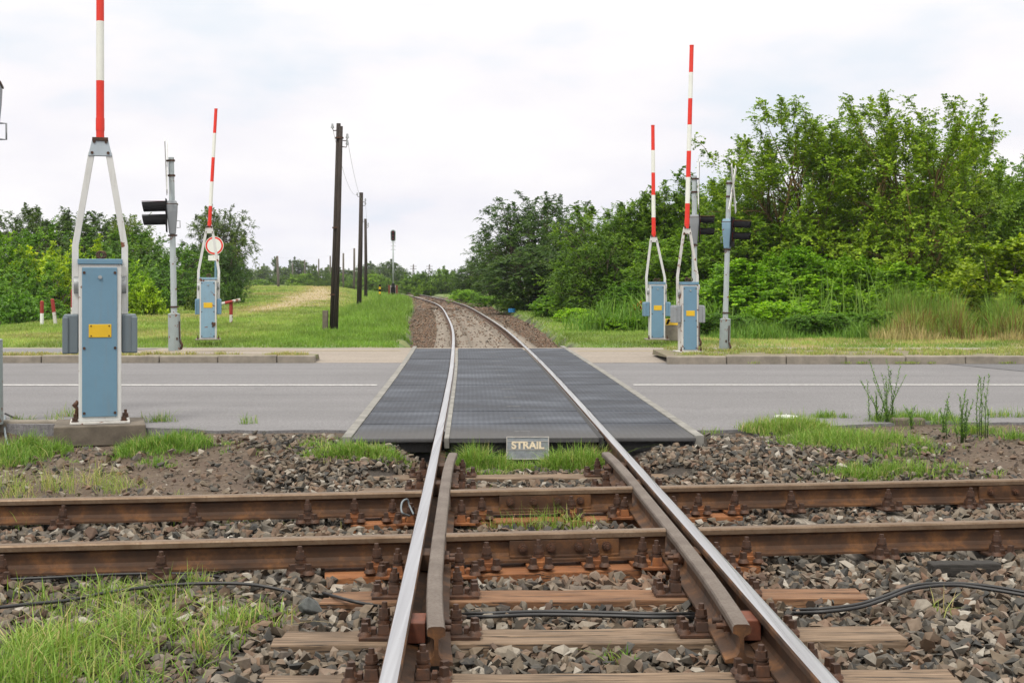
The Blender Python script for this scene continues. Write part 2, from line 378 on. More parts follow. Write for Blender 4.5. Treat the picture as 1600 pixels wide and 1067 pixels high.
t.bump(f, 0.35, 0.003); M['stone'] = t.set(c_, 0.88)

# foliage: object colour x per-leaf tint
def leafmat(name, trans=0.3):
    t = NT(name); at = t.n('ShaderNodeVertexColor', layer_name='tint'); sp = t.n('ShaderNodeSeparateColor'); t.l(at.outputs[0], sp.inputs[0])
    oi = t.n('ShaderNodeObjectInfo')
    v = t.ramp(sp.outputs[0], [(0.0, (0.42, 0.50, 0.45)), (0.45, (0.85, 0.92, 0.8)), (0.85, (1.45, 1.38, 0.95)), (1.0, (2.1, 1.75, 1.1))])
    c = t.mix(1.0, oi.outputs['Color'], v, 'MULTIPLY')
    c = t.mix(t.ramp(sp.outputs[1], [(0.0, 0.0), (1.0, 1.0)]), c, t.mix(1.0, c, (1.35, 1.15, 0.8), 'MULTIPLY'))
    c = t.mix(sp.outputs[2], c, (0.32, 0.14, 0.05))
    t.set(c, 0.55, 0.0, 0.35)
    tr = t.n('ShaderNodeBsdfTranslucent'); t.l(t.mix(1.0, c, (1.3, 1.4, 0.7), 'MULTIPLY'), tr.inputs[0])
    ms = t.n('ShaderNodeMixShader'); ms.inputs[0].default_value = trans
    t.l(t.b.outputs[0], ms.inputs[1]); t.l(tr.outputs[0], ms.inputs[2]); t.l(ms.outputs[0], t.out.inputs[0])
    return t.mat
M['leaf'] = leafmat('leaf')
# grass: tint r: 0 green..1 straw, g: brightness
t = NT('grass_blade'); at = t.n('ShaderNodeVertexColor', layer_name='tint'); sp = t.n('ShaderNodeSeparateColor'); t.l(at.outputs[0], sp.inputs[0])
c_ = t.ramp(sp.outputs[0], [(0.0, (0.100, 0.215, 0.026)), (0.3, (0.180, 0.295, 0.042)), (0.55, (0.28, 0.35, 0.090)), (0.8, (0.40, 0.345, 0.15)), (1.0, (0.48, 0.37, 0.20))])
c_ = t.mix(sp.outputs[1], t.mix(1.0, c_, (0.65, 0.65, 0.65), 'MULTIPLY'), t.mix(1.0, c_, (1.3, 1.3, 1.3), 'MULTIPLY'))
c_ = t.mix(sp.outputs[2], c_, (0.19, 0.070, 0.035))
t.set(c_, 0.6, 0.0, 0.3)
tr = t.n('ShaderNodeBsdfTranslucent'); t.l(t.mix(1.0, c_, (1.2, 1.25, 0.7), 'MULTIPLY'), tr.inputs[0])
ms = t.n('ShaderNodeMixShader'); ms.inputs[0].default_value = 0.3
t.l(t.b.outputs[0], ms.inputs[1]); t.l(tr.outputs[0], ms.inputs[2]); t.l(ms.outputs[0], t.out.inputs[0]); M['grass'] = t.mat
# ground: zone attribute r grass, g straw/path, b soil ; else gravel dust
t = NT('ground'); at = t.n('ShaderNodeVertexColor', layer_name='zone'); sp = t.n('ShaderNodeSeparateColor'); t.l(at.outputs[0], sp.inputs[0])
a = t.noise(0.7, 6, 0.65); f = t.noise(30, 5, 0.75); g = t.noise(5, 5, 0.7)
gravel = t.ramp(f, [(0.3, (0.02, 0.017, 0.014)), (0.6, (0.05, 0.04, 0.032)), (0.8, (0.10, 0.085, 0.07))])
soil = t.ramp(f, [(0.3, (0.055, 0.040, 0.028)), (0.55, (0.108, 0.078, 0.054)), (0.75, (0.20, 0.165, 0.13))])
soil = t.mix(t.ramp(g, [(0.45, 0.0), (0.65, 0.7)]), soil, (0.085, 0.055, 0.04))
grass = t.ramp(g, [(0.3, (0.062, 0.13, 0.028)), (0.55, (0.105, 0.175, 0.04)), (0.75, (0.17, 0.21, 0.065))])
grass = t.mix(t.ramp(a, [(0.42, 0.0), (0.62, 0.8)]), grass, (0.20, 0.20, 0.075))
straw = t.ramp(g, [(0.3, (0.25, 0.205, 0.10)), (0.7, (0.40, 0.31, 0.19))])
c_ = t.mix(sp.outputs[2], gravel, soil); c_ = t.mix(sp.outputs[0], c_, grass); c_ = t.mix(sp.outputs[1], c_, straw)
t.bump(f, 0.7, 0.02); M['ground'] = t.set(c_, 0.95)

# ------------------------------------------------------------------ the line of the main track
_ctl = [(-6, 0.113 + 0.03125 * 17.5), (4, 0.113 + 0.03125 * 7.5), (11.5, 0.113), (16, -0.03), (20, -0.165), (27, -0.44), (35.4, -0.81), (51.4, -1.73), (80.8, -3.8), (110, -6.9), (157, -12.6), (220, -22.5), (314, -38), (404, -61), (500, -95)]
_cy = np.array([c[0] for c in _ctl]); _cx = np.array([c[1] for c in _ctl])
_m = np.gradient(_cx, _cy)
def Xc(y):
    y = np.asarray(y, float); i = np.clip(np.searchsorted(_cy, y) - 1, 0, len(_cy) - 2)
    h = _cy[i + 1] - _cy[i]; s = (y - _cy[i]) / h
    h00 = 2 * s ** 3 - 3 * s ** 2 + 1; h10 = s ** 3 - 2 * s ** 2 + s; h01 = -2 * s ** 3 + 3 * s ** 2; h11 = s ** 3 - s ** 2
    return h00 * _cx[i] + h10 * h * _m[i] + h01 * _cx[i + 1] + h11 * h * _m[i + 1]
def trk(y, off=0.0, z=0.0):
    x0 = float(Xc(y)); x1 = float(Xc(y + 0.1)); d = Vector((x1 - x0, 0.1, 0)).normalized()
    return Vector((x0 + d.y * off, y - d.x * off, z))
def tang(y):
    return math.atan2(-(float(Xc(y + 0.1)) - float(Xc(y))), 0.1)      # rotation about z
CS = 0.127                                        # slope of the crossing line
def cross_y(k, x): return (7.25 if k == 0 else 8.76) + CS * x
CA = math.atan(CS)

# ------------------------------------------------------------------ ground sheet
def bw(y): return 1.62 + 0.5 * sstep(27, 50, np.asarray(y, float))
def gz(x, y):
    """height of the ground"""
    x = np.asarray(x, float); y = np.asarray(y, float)
    xc = Xc(np.clip(y, -6, 500)); off = x - xc
    near = -0.25 + 0.022 * (np.exp(-((y - cross_y(0, x) + 0.22) / 0.2) ** 2) + np.exp(-((y - cross_y(1, x) + 0.22) / 0.2) ** 2)) * (np.abs(off - 0.1) > 1.4) + 0.03 * (fbm(x * 0.9, y * 0.9, 3) - 0.5)
    # soil aprons left and right before the road
    sl = sstep(-1.7, -2.5, off) * sstep(8.5, 9.6, y - 0.1 * x)
    sr = sstep(2.4, 3.6, off) * sstep(9.0, 10.2, y - 0.127 * x)
    s_ = np.maximum(sl, sr); lvl = -0.19 + (0.145 - 0.13 * sstep(-2.9, -3.5, x)) * sstep(9.8, 11.9, y) + 0.02 * (fbm(x * 2, y * 2, 9) - 0.5)
    near = near * (1 - s_) + lvl * s_
    near = near + sstep(9.9, 11.2, y) * (1 - s_) * (0.155 * sstep(0.85, 1.15, np.abs(off)))
    road = np.full_like(x, -0.05)
    # beyond the road
    far = -0.045 + 0.0 * x
    verge = sstep(27.0, 29.5, y)
    bed = sstep(-0.05, 0.35, np.abs(off) - bw(y))           # beside the ballast bed
    far = far + verge * (bed * 0.05 - (1 - bed) * 0.22)
    lev = sstep(-3.2, -9, off) * sstep(45, 120, y) * 0.75
    far = far + lev
    far = far - 3.4 * sstep(-14.3, -20.5, off + 5.0 * sstep(50, 130, y) + 1.2 * (fbm(y * 0.05, y * 0 + 3.3, 5) - 0.5)) * sstep(27, 36, y) * sstep(30.5, 42, y + 0.0 * x)
    far = far - 0.9 * sstep(9.0, 15.0, off) * sstep(30, 36, y)
    far = far + 0.06 * (fbm(x * 0.35, y * 0.35, 21) - 0.5) * verge
    te = 12.0 + 0.85 * sstep(-2.7, -3.2, x) + 0.75 * sstep(2.6, 4.2, x) * (x > 0); t1 = sstep(0, 0.2, y - te); t2 = sstep(26.2, 27.4, y)
    return near * (1 - t1) + road * t1 * (1 - t2) + far * t2
def zone(x, y):
    x = np.asarray(x, float); y = np.asarray(y, float); off = x - Xc(np.clip(y, -6, 500))
    n = fbm(x * 1.3, y * 1.3, 31)
    sl = sstep(-1.6, -2.3, off + (n - 0.5) * 1.5) * sstep(8.8, 9.5, y - 0.127 * x)
    sr = sstep(2.4, 3.6, off + (n - 0.5) * 1.5) * sstep(9.0, 10.0, y - 0.127 * x)
    soil = np.maximum(sl, sr) * (y < 28)
    gr = sstep(27.4, 27.9, y + 0.4 * (n - 0.5)) * sstep(0.0, 0.25, np.abs(off) - bw(y) + (n - 0.5) * 0.7)
    # worn path on the bank
    P = np.array([(-13, 50), (-11.2, 55.5), (-11.7, 70.7), (-13.9, 97.5), (-22, 150), (-39, 283), (-60, 420)])
    pxx = np.interp(y, P[:, 1], P[:, 0]); wd = 0.7 + 0.009 * y
    nn = fbm(x * 0.25, y * 0.12, 77); path = np.exp(-((x - pxx) / wd) ** 2) * sstep(48, 62, y)
    dry = sstep(0.46, 0.66, nn) * sstep(-3.6, -6, off) * 0.55 * sstep(29, 34, y)
    edge = sstep(0.40, 0.6, fbm(x * 0.8, y * 2.0, 7)) * (y < 31.5) * sstep(3.0, 5.5, off) * 0.8
    st = np.clip(path * 0.95 + dry * 0.8 + edge, 0, 1) * gr
    return gr, st, soil
def grid_axis(parts):
    out = []
    for a, b, s in parts: out.extend(np.arange(a, b, s))
    return np.array(out)
ys = grid_axis([(-10, 4, 0.5), (4, 13, 0.14), (13, 27, 0.5), (27, 60, 0.3), (60, 120, 1.0), (120, 520, 4), (520, 821, 50)])
xr = grid_axis([(0, 8, 0.16), (8, 24, 0.4), (24, 120, 2), (120, 811, 30)])
xs = np.concatenate([-xr[::-1][:-1], xr])
GX, GY = np.meshgrid(xs, ys); GZ = gz(GX, GY); gr, st, so = zone(GX, GY)
GZ = np.where(GY > 520, np.minimum(GZ, -0.3), GZ)
nx, ny = len(xs), len(ys); idx = np.arange(nx * ny).reshape(ny, nx)
Fq = np.stack([idx[:-1, :-1], idx[:-1, 1:], idx[1:, 1:], idx[1:, :-1]], -1).reshape(-1)
me = np_mesh('ground', np.stack([GX, GY, GZ], -1).reshape(-1, 3), Fq, 4, [M['ground']], {'zone': np.stack([gr, st, so, gr * 0 + 1], -1).reshape(-1, 4)})
me.polygons.foreach_set('use_smooth', np.ones(len(me.polygons), bool))
tag(link_mesh('ground', me), kind='structure')

# ------------------------------------------------------------------ road, kerbs, paving
random.seed(4)
def strip(name, mat, near, far, z, xs_):
    mb = MB(); vs = []; 
    for x in xs_: vs.append((x, near(x), z)); vs.append((x, far(x), z))
    for x in xs_: vs.append((x, near(x), z - 0.18))
    n = len(xs_)
    fs = [(2 * i, 2 * i + 2, 2 * i + 3, 2 * i + 1) for i in range(n - 1)] + [(2 * n + i, 2 * n + i + 1, 2 * i + 2, 2 * i) for i in range(n - 1)]
    mb.add(vs, fs); return tag(mb.build(name, mat), kind='structure')
def road_near(x):
    w = 0.16 * (float(fbm(x * 1.6, 0.5, 12)) - 0.5) * 2 + 0.07 * (float(vnoise(x * 7, 3.1, 8)) - 0.5)
    base = 12.35 if x < 1.8 else 12.35 + 0.75 * float(sstep(1.8, 4.2, x))
    base = base + (0.55 * float(sstep(-2.6, -4.5, x)))
    return base + w
road_l = [x for x in np.concatenate([np.arange(-160, -8, 8), np.arange(-8, -1.48, 0.08)])]
road_r = [x for x in np.concatenate([np.arange(1.72, 9, 0.08), np.arange(9, 161, 8)])]
EDGE = 1.62
def left_edge(y): return trk(y, -EDGE).x
def right_edge(y): return trk(y, EDGE).x
strip('road', M['asphalt'], road_near, lambda x: 22.65, -0.022, np.concatenate([np.arange(-160, -8, 8), np.arange(-8, 9, 0.08), np.arange(9, 161, 8)]))
# far paving between kerb and grass: left, right and the flush stretch by the track
strip('pavement', M['apron'], lambda x: 22.654, lambda x: 27.75 + 0.25 * (float(vnoise(x * 2.2, 1.7, 3)) - 0.5), -0.019, np.concatenate([np.arange(-160, -8, 8), np.arange(-8, 12, 0.2), np.arange(12, 161, 8)]))
mb = MB(); mb.add([(-160, 23.2, -0.012), (-9.3, 23.2, -0.012), (-7.2, 27.3, -0.012), (-160, 27.3, -0.012)], [(0, 1, 2, 3)])
tag(mb.build('path', M['asphalt']), kind='structure')
# asphalt repair at the right, lane line, thin yellow line
mb = MB(); mb.add([(8.0, 20.0, -0.017), (60, 20.3, -0.017), (60, 22.5, -0.017), (7.2, 22.5, -0.017)], [(0, 1, 2, 3)]); tag(mb.build('road_patch', M['asphalt_dark']), kind='structure')
def line(name, mat, x0, x1, y, w, z, wob=0.01):
    mb = MB(); xs_ = np.arange(x0, x1 + 0.3, 0.3); vs = []
    for x in xs_:
        a = wob * (random.random() - 0.5); vs += [(x, y - w / 2 + a, z), (x, y + w / 2 + a, z)]
    mb.add(vs, [(2 * i, 2 * i + 2, 2 * i + 3, 2 * i + 1) for i in range(len(xs_) - 1)]); return tag(mb.build(name, mat), kind='structure')
line('road_marking', M['paint'], -60, -1.95, 17.75, 0.17, -0.016)
line('road_marking', M['paint'], 1.62, 60, 17.78, 0.16, -0.016)
line('road_marking', M['ypaint'], -7.6, -2.4, 26.4, 0.10, -0.006); line('road_marking', M['ypaint'], 1.3, 4.4, 26.4, 0.10, -0.014)
# kerbs (stones butted with small joints)
def kerb(x0, x1, y, z0, z1, w, mat, L=1.0, jit=0.01):
    mb = MB(); x = x0
    while x < x1 - 0.05:
        l_ = min(L, x1 - x); mb.box((x + l_ / 2, y + w / 2 + random.uniform(-jit, jit), (z0 + z1) / 2 + random.uniform(-jit, jit)), (l_ - 0.012, w, z1 - z0)); x += l_
    return tag(mb.build('kerb', mat, bevel=0.02), kind='structure')
kerb(-60, -3.35, 22.62, -0.05, 0.10, 0.16, M['concrete']); kerb(2.6, 60, 22.3, -0.05, 0.115, 0.16, M['concrete'])
kerb(-9, -4.35, 12.95, -0.2, -0.002, 0.12, M['concrete'], 1.0); kerb(3.72, 4.05, 13.0, -0.2, 0.03, 0.14, M['concrete_dark'], 0.5)
# raised verge strips behind the far kerbs
def verge(x0, x1, y0, y1, z):
    mb = MB(); xs_ = np.concatenate([np.arange(x0, min(x1, 14), 0.25) if x1 > 0 else np.arange(max(x0, -14), x1, 0.25), [x1]])
    if x0 < -14: xs_ = np.concatenate([[x0], xs_])
    if x1 > 14: xs_ = np.append(np.arange(x0, 14, 0.25), [14, x1])
    vs = []
    for x in xs_:
        e = 0.3 * (float(vnoise(x * 1.7, 9.2, 2)) - 0.5)
        vs += [(x, y0, z - 0.02), (x, y0 + 0.2, z), (x, y1 - 0.15 + e, z), (x, y1 + e, z - 0.1)]
    fs = []
    for i in range(len(xs_) - 1):
        for k in range(3): fs.append((4 * i + k, 4 * i + 4 + k, 4 * i + 5 + k, 4 * i + 1 + k))
    n = len(xs_) - 1; fs.append((0, 1, 2, 3)); fs.append((4 * n + 3, 4 * n + 2, 4 * n + 1, 4 * n))
    mb.add(vs, fs); o = mb.build('verge', M['verge']); return tag(o, kind='structure')
t = NT('dusty_verge'); f = t.noise(24, 5, 0.75); g = t.noise(2.5, 5, 0.7)
c_ = t.ramp(f, [(0.3, (0.12, 0.095, 0.065)), (0.6, (0.21, 0.175, 0.125)), (0.8, (0.30, 0.26, 0.20))]); c_ = t.mix(t.ramp(g, [(0.45, 0.0), (0.6, 0.75)]), c_, (0.15, 0.17, 0.06))
t.bump(f, 0.8, 0.02); M['verge'] = t.set(c_, 0.95)
verge(-60, -3.4, 22.78, 23.6, 0.088); verge(2.62, 60, 22.46, 24.9, 0.10)

# crossing edge strips of pale concrete
for sgn in (-1, 1):
    mb = MB(); y = 11.78
    while y < 27.4:
        l_ = 1.5
        prof = [(-0.042, -0.16), (-0.042, 0.0), (0.042, 0.0), (0.042, -0.16)]
        mb.sweep(prof, [trk(y, sgn * 1.562, -0.004), trk(y + l_ - 0.012, sgn * 1.562, -0.004)]); y += l_
    tag(mb.build('kerb', M['concrete_edge'], bevel=0.006), kind='structure')

# ------------------------------------------------------------------ rails
h = 0.155
PR = [(-0.066, -h), (-0.066, -h + 0.012), (-0.02, -h + 0.027), (-0.009, -h + 0.045), (-0.008, -0.052), (-0.020, -0.043), (-0.0355, -0.036), (-0.036, -0.012), (-0.031, -0.0035), (-0.018, 0.0)]
PROF = PR + [(-a, b) for a, b in reversed(PR)]
npf = len(PROF); TOP = [1 if i in (6, 7, 8, 9, 10, 11, 12) else 0 for i in range(npf)]  # worn head colour also on head sides; darker web colour imitates shade below
TOPN = [1 if i in (8, 9, 10) else 0 for i in range(npf)]
railthings = {}
def rail(name, pts, mats, label, group=None, cat='rail', wide=False, miter=None):
    mb = MB(); mb.sweep(PROF, pts, TOP if wide else TOPN, miter=miter)
    o = mb.build(name, mats); tag(o, label, cat, group); return o
ypts = list(np.arange(-4, 30, 1.0)) + list(np.arange(30, 120, 2.0)) + list(np.arange(120, 480, 8))
for sgn, lab in ((-1, 'left one of the two long shiny rails of the main track'), (1, 'right one of the two long shiny rails of the main track')):
    rail('running_rail', [trk(y, sgn * 0.7525) for y in ypts], [M['rail_side'], M['rail_top']], lab, 'main track rails')
# pull the path of the guard rails in at the middle and flare at the ends
def guard(sgn, label):
    pts = []
    for y, o in ((5.27, 0.146), (5.5, 0.135), (5.8, 0.125), (6.2, 0.116), (7.0, 0.111), (8.8, 0.111), (9.6, 0.114), (10.1, 0.122), (10.4, 0.132), (10.62, 0.142)):
        pts.append(trk(y, sgn * (0.7525 - o)))
    root = empty('guard_rail', trk(5.27, sgn * 0.6, 0), 0, label, 'rail', 'guard rails')
    mb = MB(); L0 = root.location
    mb.sweep(PROF, [p - L0 for p in pts], TOP, cap_m=0); mb.build('rail_body', [M['rail_side'], M['guard_top']], root)
    for y, mat in ((5.58, 'red_rust'), (6.95, 'rail_side'), (9.35, 'rail_side'), (10.25, 'rail_side')):
        c = trk(y, sgn * 0.695, -0.085) - L0
        b = MB(); b.box(c, (0.075, 0.17, 0.085), tang(y)); b.build('spacer_block', M[mat], root, bevel=0.004)
        for dy in (-0.045, 0.045):
            q = trk(y + dy, sgn * (0.7525 - 0.115), -0.075) - L0; ax = Vector((-sgn, 0, 0)); k = MB()
            k.cyl(q + ax * 0.008, q + ax * 0.03, 0.036, n=14); k.cyl(q + ax * 0.03, q + ax * 0.055, 0.027, n=6, smooth=False); k.cyl(q + ax * 0.055, q + ax * 0.085, 0.013, n=10)
            k.build('bolt', M['bolt_rust'], root)
    return root
guard(-1, 'worn guard rail inside the left running rail of the main track'); guard(1, 'worn guard rail inside the right running rail of the main track')

def cross_seg(k, x0, x1, label, fish=None):
    p = lambda x: Vector((x, cross_y(k, x), -0.002))
    root = empty('crossing_rail', p(x0), 0, label, 'rail', 'rails of the track crossing over')
    mb = MB(); mt = (-0.03125, 1)
    mb.sweep(PROF, [p(x0) - p(x0), p((x0 + x1) / 2) - p(x0), p(x1) - p(x0)], TOP, miter=mt); mb.build('rail_body', [M['rail_side'], M['cross_top']], root)
    for fx0, fx1, nb in (fish or []):
        dirv = Vector((1, CS, 0)).normalized(); nrm = Vector((CS, -1, 0)).normalized()
        c = (p(fx0) + p(fx1)) / 2 - p(x0) + nrm * 0.022 + Vector((0, 0, -0.086)); f_ = MB()
        f_.box(c, ((fx1 - fx0), 0.022, 0.088), CA); f_.box(c + nrm * 0.012 + Vector((0, 0, -0.043)), ((fx1 - fx0), 0.03, 0.014), CA)
        fp = f_.build('fishplate', M['rail_side'], root, bevel=0.003)
        for i in range(nb):
            q = p(fx0 + (fx1 - fx0) * (0.12 + 0.76 * i / (nb - 1))) - p(x0) + nrm * 0.033 + Vector((0, 0, -0.082)); b = MB()
            b.cyl(q, q + nrm * 0.008, 0.026, n=14); b.cyl(q + nrm * 0.008, q + nrm * 0.028, 0.021, n=6, smooth=False); b.cyl(q + nrm * 0.028, q + nrm * 0.04, 0.011, n=8)
            b.build('bolt', M['bolt_rust'], fp)
    return root
def xi(k, off):                              # x where the crossing rail k meets track offset
    x = 0.2
    for _ in range(20): x = trk(cross_y(k, x), off).x
    return x
names = {0: 'nearer', 1: 'farther'}
for k in (0, 1):
    cross_seg(k, -14, xi(k, -0.7525) - 0.037, f'rusty rail of the crossing track, {names[k]} one, piece left of the main track')
    xa, xb = xi(k, -0.7525 + 0.112) + 0.037, xi(k, 0.7525 - 0.112) - 0.037
    cross_seg(k, xa, xb, f'rusty rail of the crossing track, {names[k]} one, short piece between the guard rails', [(-0.02, 0.585, 4)] if k == 0 else [(-0.09, 0.52, 4)])
    cross_seg(k, xi(k, 0.7525) + 0.037, 14, f'rusty rail of the crossing track, {names[k]} one, piece right of the main track', [(3.2, 3.9, 4)] if k == 1 else None)

# ------------------------------------------------------------------ sleepers, baseplates and bolts
ZS = -0.178
def bolt_mesh():
    b = MB()
    b.cyl((0, 0, 0.0), (0, 0, 0.012), 0.030, n=14); b.cyl((0, 0, 0.012), (0, 0, 0.02), 0.024, n=14); b.cyl((0, 0, 0.02), (0, 0, 0.03), 0.028, n=14)
    b.cyl((0, 0, 0.03), (0, 0, 0.058), 0.026, 0.023, n=6, smooth=False); b.cyl((0, 0, 0.058), (0, 0, 0.082), 0.0135, 0.012, n=10)
    return b.mesh('bolt', [M['bolt_rust']])
def screw_mesh():
    b = MB(); b.cyl((0, 0, 0), (0, 0, 0.012), 0.032, 0.026, n=14); b.cyl((0, 0, 0.012), (0, 0, 0.02), 0.024, 0.018, n=12)
    b.box((0, 0, 0.036), (0.03, 0.03, 0.034), taper=0.9); return b.mesh('screw', [M['bolt_rust']])
BOLT, SCREW = bolt_mesh(), screw_mesh()
def fastening(parent, org, pos, rz, half, plate_len, sides=(-1, 1), platemat='plate_rust', width=0.15):
    """plate across the rail at pos; half: distance from plate centre to each clamp"""
    Rm = Matrix.Rotation(rz, 3, 'Z')
    b = MB(); c = pos - org
    b.box(c + Vector((0, 0, 0.008)), (plate_len, width, 0.016), rz)
    for s_ in sides:
        hh = half if not hasattr(half, '__len__') else half[0 if s_ < 0 else 1]
        q = c + Rm @ Vector((s_ * hh, 0, 0.016)); b.box(q + Vector((0, 0, 0.022)), (0.058, 0.075, 0.044), rz, taper=0.8)
        b.box(c + Rm @ Vector((s_ * (hh + 0.045), 0, 0.028)), (0.022, 0.05, 0.026), rz)
    pl = b.build('baseplate', M[platemat], parent, bevel=0.003)
    for s_ in sides:
        hh = half if not hasattr(half, '__len__') else half[0 if s_ < 0 else 1]
        q = c + Rm @ Vector((s_ * hh, 0, 0.058)); bo = link_mesh('bolt', BOLT, pl, q, (random.uniform(-0.05, 0.05), random.uniform(-0.05, 0.05), random.random() * 3)); bo.scale = (1, 1, random.uniform(0.9, 1.15))
        for dy in (-0.042, 0.042):
            q = c + Rm @ Vector((s_ * (hh + 0.082), dy, 0.016)); link_mesh('screw', SCREW, pl, q, (0, 0, random.random()))
    return pl
def timber(mb, c, d, rz, m=0, seed=0):
    """a worn timber: slightly uneven box with a few cross sections"""
    rnd = random.Random(seed); n = 14; Rm = Matrix.Rotation(rz, 3, 'Z'); vs = []
    for i in range(n + 1):
        x = -d[0] / 2 + d[0] * i / n
        e = [rnd.uniform(-0.004, 0.004) for _ in range(4)]
        for (a, b_), k in zip(((-1, -1), (1, -1), (1, 1), (-1, 1)), e):
            vs.append(Rm @ Vector((x + (rnd.uniform(-0.015, 0.015) if i in (0, n) else 0), a * d[1] / 2 + k, b_ * d[2] / 2 + k * 0.6)) + Vector(c))
    fs = []
    for i in range(n):
        for k in range(4): fs.append((4 * i + k, 4 * i + (k + 1) % 4, 4 * i + 4 + (k + 1) % 4, 4 * i + 4 + k))
    fs.append((3, 2, 1, 0)); fs.append((4 * n, 4 * n + 1, 4 * n + 2, 4 * n + 3)); mb.add(vs, fs, m)
# y position of centre, x from, x to in metres, label
def on(y, xpix, z): D = y; return (xpix - 800) * D / F
SL = [  # photo row of the front top edge, left px, right px, material, label, with guard rail, split
    (1077, 392, 1500, 'sleeper', 'timber sleeper at the bottom edge of the picture, nearest of all', False),
    (1003, 428, 1408, 'sleeper', 'timber sleeper under the near ends of the guard rails, with sawn grey right end', True),
    (938, 505, 1352, 'sleeper_rust', 'rust stained timber sleeper just before the black cables, second in front of the crossing rails', True),
    (768, 562, 1062, 'sleeper', 'timber sleeper just behind the farther crossing rail', True),
    (747, 575, 1085, 'sleeper', 'timber sleeper just before the grass strip under the metal name plate', True)]
sleeper_boxes = []
for k, (yy, xl, xr_, mt, lab, gd) in enumerate(SL):
    Dc = F * (EYE - ZS) / (yy - HZ) + 0.115; x0, x1 = (xl - 800) * Dc / F, (xr_ - 800) * Dc / F
    rz = tang(Dc); cx = (x0 + x1) / 2; root = empty('sleeper', (cx, Dc + math.tan(rz) * (cx - float(Xc(Dc))), ZS), 0, lab, 'sleeper', 'timber sleepers of the main track')
    Rz = Matrix.Rotation(rz, 3, 'Z'); b = MB(); timber(b, Rz @ Vector((0, -0.062, -0.08)), (x1 - x0, 0.117, 0.16), rz, 0, k); timber(b, Rz @ Vector((0.02, 0.058, -0.082)), (x1 - x0 - 0.03, 0.115, 0.16), rz, 0, k + 20); b.build('timber', M[mt], root, bevel=0.006)
    sleeper_boxes.append((cx, Dc, (x1 - x0) / 2, 0.12, rz))
    for sgn in (-1, 1):
        if gd:
            pos = trk(Dc, sgn * 0.69, ZS); a, c = (0.165, 0.165)
            fastening(root, root.location, pos, rz, 0.155, 0.52, platemat='bolt_rust')
        else:
            fastening(root, root.location, trk(Dc, sgn * 0.7525, ZS), rz, 0.098, 0.40, platemat='bolt_rust')
# long timbers beneath the crossing rails (they follow the crossing track)
for k, (x0, x1, lab) in enumerate([(-1.0, 1.35, 'orange rust stained timber under the nearer crossing rail'), (-1.05, 1.5, 'rust stained timber under the farther crossing rail')]):
    yc = lambda x: cross_y(k, x) - 0.03
    root = empty('sleeper', (0, yc(0), ZS), 0, lab, 'sleeper', 'long timbers beneath the crossing')
    b = MB(); timber(b, ((x0 + x1) / 2, CS * (x0 + x1) / 2, -0.085), (x1 - x0, 0.34, 0.16), CA, 0, 50 + k); b.build('timber', M['sleeper_orange'], root, bevel=0.006)
    sleeper_boxes.append(((x0 + x1) / 2, yc((x0 + x1) / 2), (x1 - x0) / 2, 0.19, CA))
    pxs = [488, 586, 757, 838, 925, 1000, 1163, 1247] if k == 0 else [551, 610, 750, 890, 962, 1088, 1145]
    for p_ in pxs:
        x = (p_ - 800) * (7.0 if k == 0 else 8.6) / F
        x = (p_ - 800) * (cross_y(k, x) - 0.1) / F
        if x0 + 0.02 < x < x1 - 0.02:
            fastening(root, root.location, Vector((x, cross_y(k, x), ZS)), CA + R(90), 0.1, 0.34, (-1,), 'plate_rust', 0.13)
    for sgn in (-1, 1):          # clamps where the main rails cross the timber
        y_ = cross_y(k, xi(k, sgn * 0.69)) - 0.22
        fastening(root, root.location, trk(y_, sgn * 0.69, ZS), tang(y_), 0.16, 0.50)
# sleepers of the crossing track, lying towards the camera
for j, (xa, yoff, lab, mt) in enumerate([(-2.72, 0, 'weathered grey sleeper of the crossing track at the left edge of the picture', 'sleeper_grey'), (-1.93, 0, 'weathered grey sleeper of the crossing track, left of the rock', 'sleeper_grey'),
        (-1.22, 0, 'weathered sleeper of the crossing track just left of the long timbers', 'sleeper_grey'), (1.95, 0, 'split grey sleeper of the crossing track, first right of the long timbers', 'sleeper_grey'),
        (2.62, 0, 'grey sleeper of the crossing track with rotten near end, right side', 'sleeper_grey'), (3.2, 0, 'grey sleeper of the crossing track at the right edge of the picture', 'sleeper_grey')]):
    yc = (cross_y(0, xa) + cross_y(1, xa)) / 2
    root = empty('sleeper', (xa, yc, ZS - 0.004), 0, lab, 'sleeper', 'sleepers of the crossing track')
    b = MB(); timber(b, (0, 0, -0.104), (2.05 if j != 4 else 2.3, 0.20, 0.16), CA + R(90), 0, 70 + j); o = b.build('timber', M[mt], root, bevel=0.008)
    sleeper_boxes.append((xa, cross_y(0, xa), 0.10, 0.16, CA)); sleeper_boxes.append((xa, cross_y(1, xa), 0.10, 0.16, CA))
    if j in (3, 4): sleeper_boxes.append((xa, yc, 0.06, 0.6, CA))
    for k in (0, 1):
        xx = xa + (0.095 if k == 0 else -0.095); fastening(root, root.location, Vector((xx, cross_y(k, xx), ZS)), CA + R(90), 0.1, 0.36, (-1, 1), 'bolt_rust', 0.15)
b = MB(); timber(b, (0, 0, 0), (0.38, 0.10, 0.07), 0.06, 0, 91); q = px(1505, 888, -0.185)
tag(b.build('timber_block', M['sleeper_dark'], None, bevel=0.008, loc=q), 'black tarred timber offcut lying on the stones right of the crossing', 'timber')
# far sleepers
b = MB(); timber(b, (0, 0, -0.08), (2.4, 0.26, 0.16), 0, 0, 5); fme = b.mesh('sleeper', [M['sleeper_concrete']])
y = 27.8; i = 0
while y < 90:
    o = link_mesh('sleeper', fme, None, trk(y, 0, -0.165), (0, 0, tang(y)))
    tag(o, 'dusty sleeper in the ballast of the main track beyond the road', 'sleeper', 'sleepers of the main track beyond the road'); y += 0.62

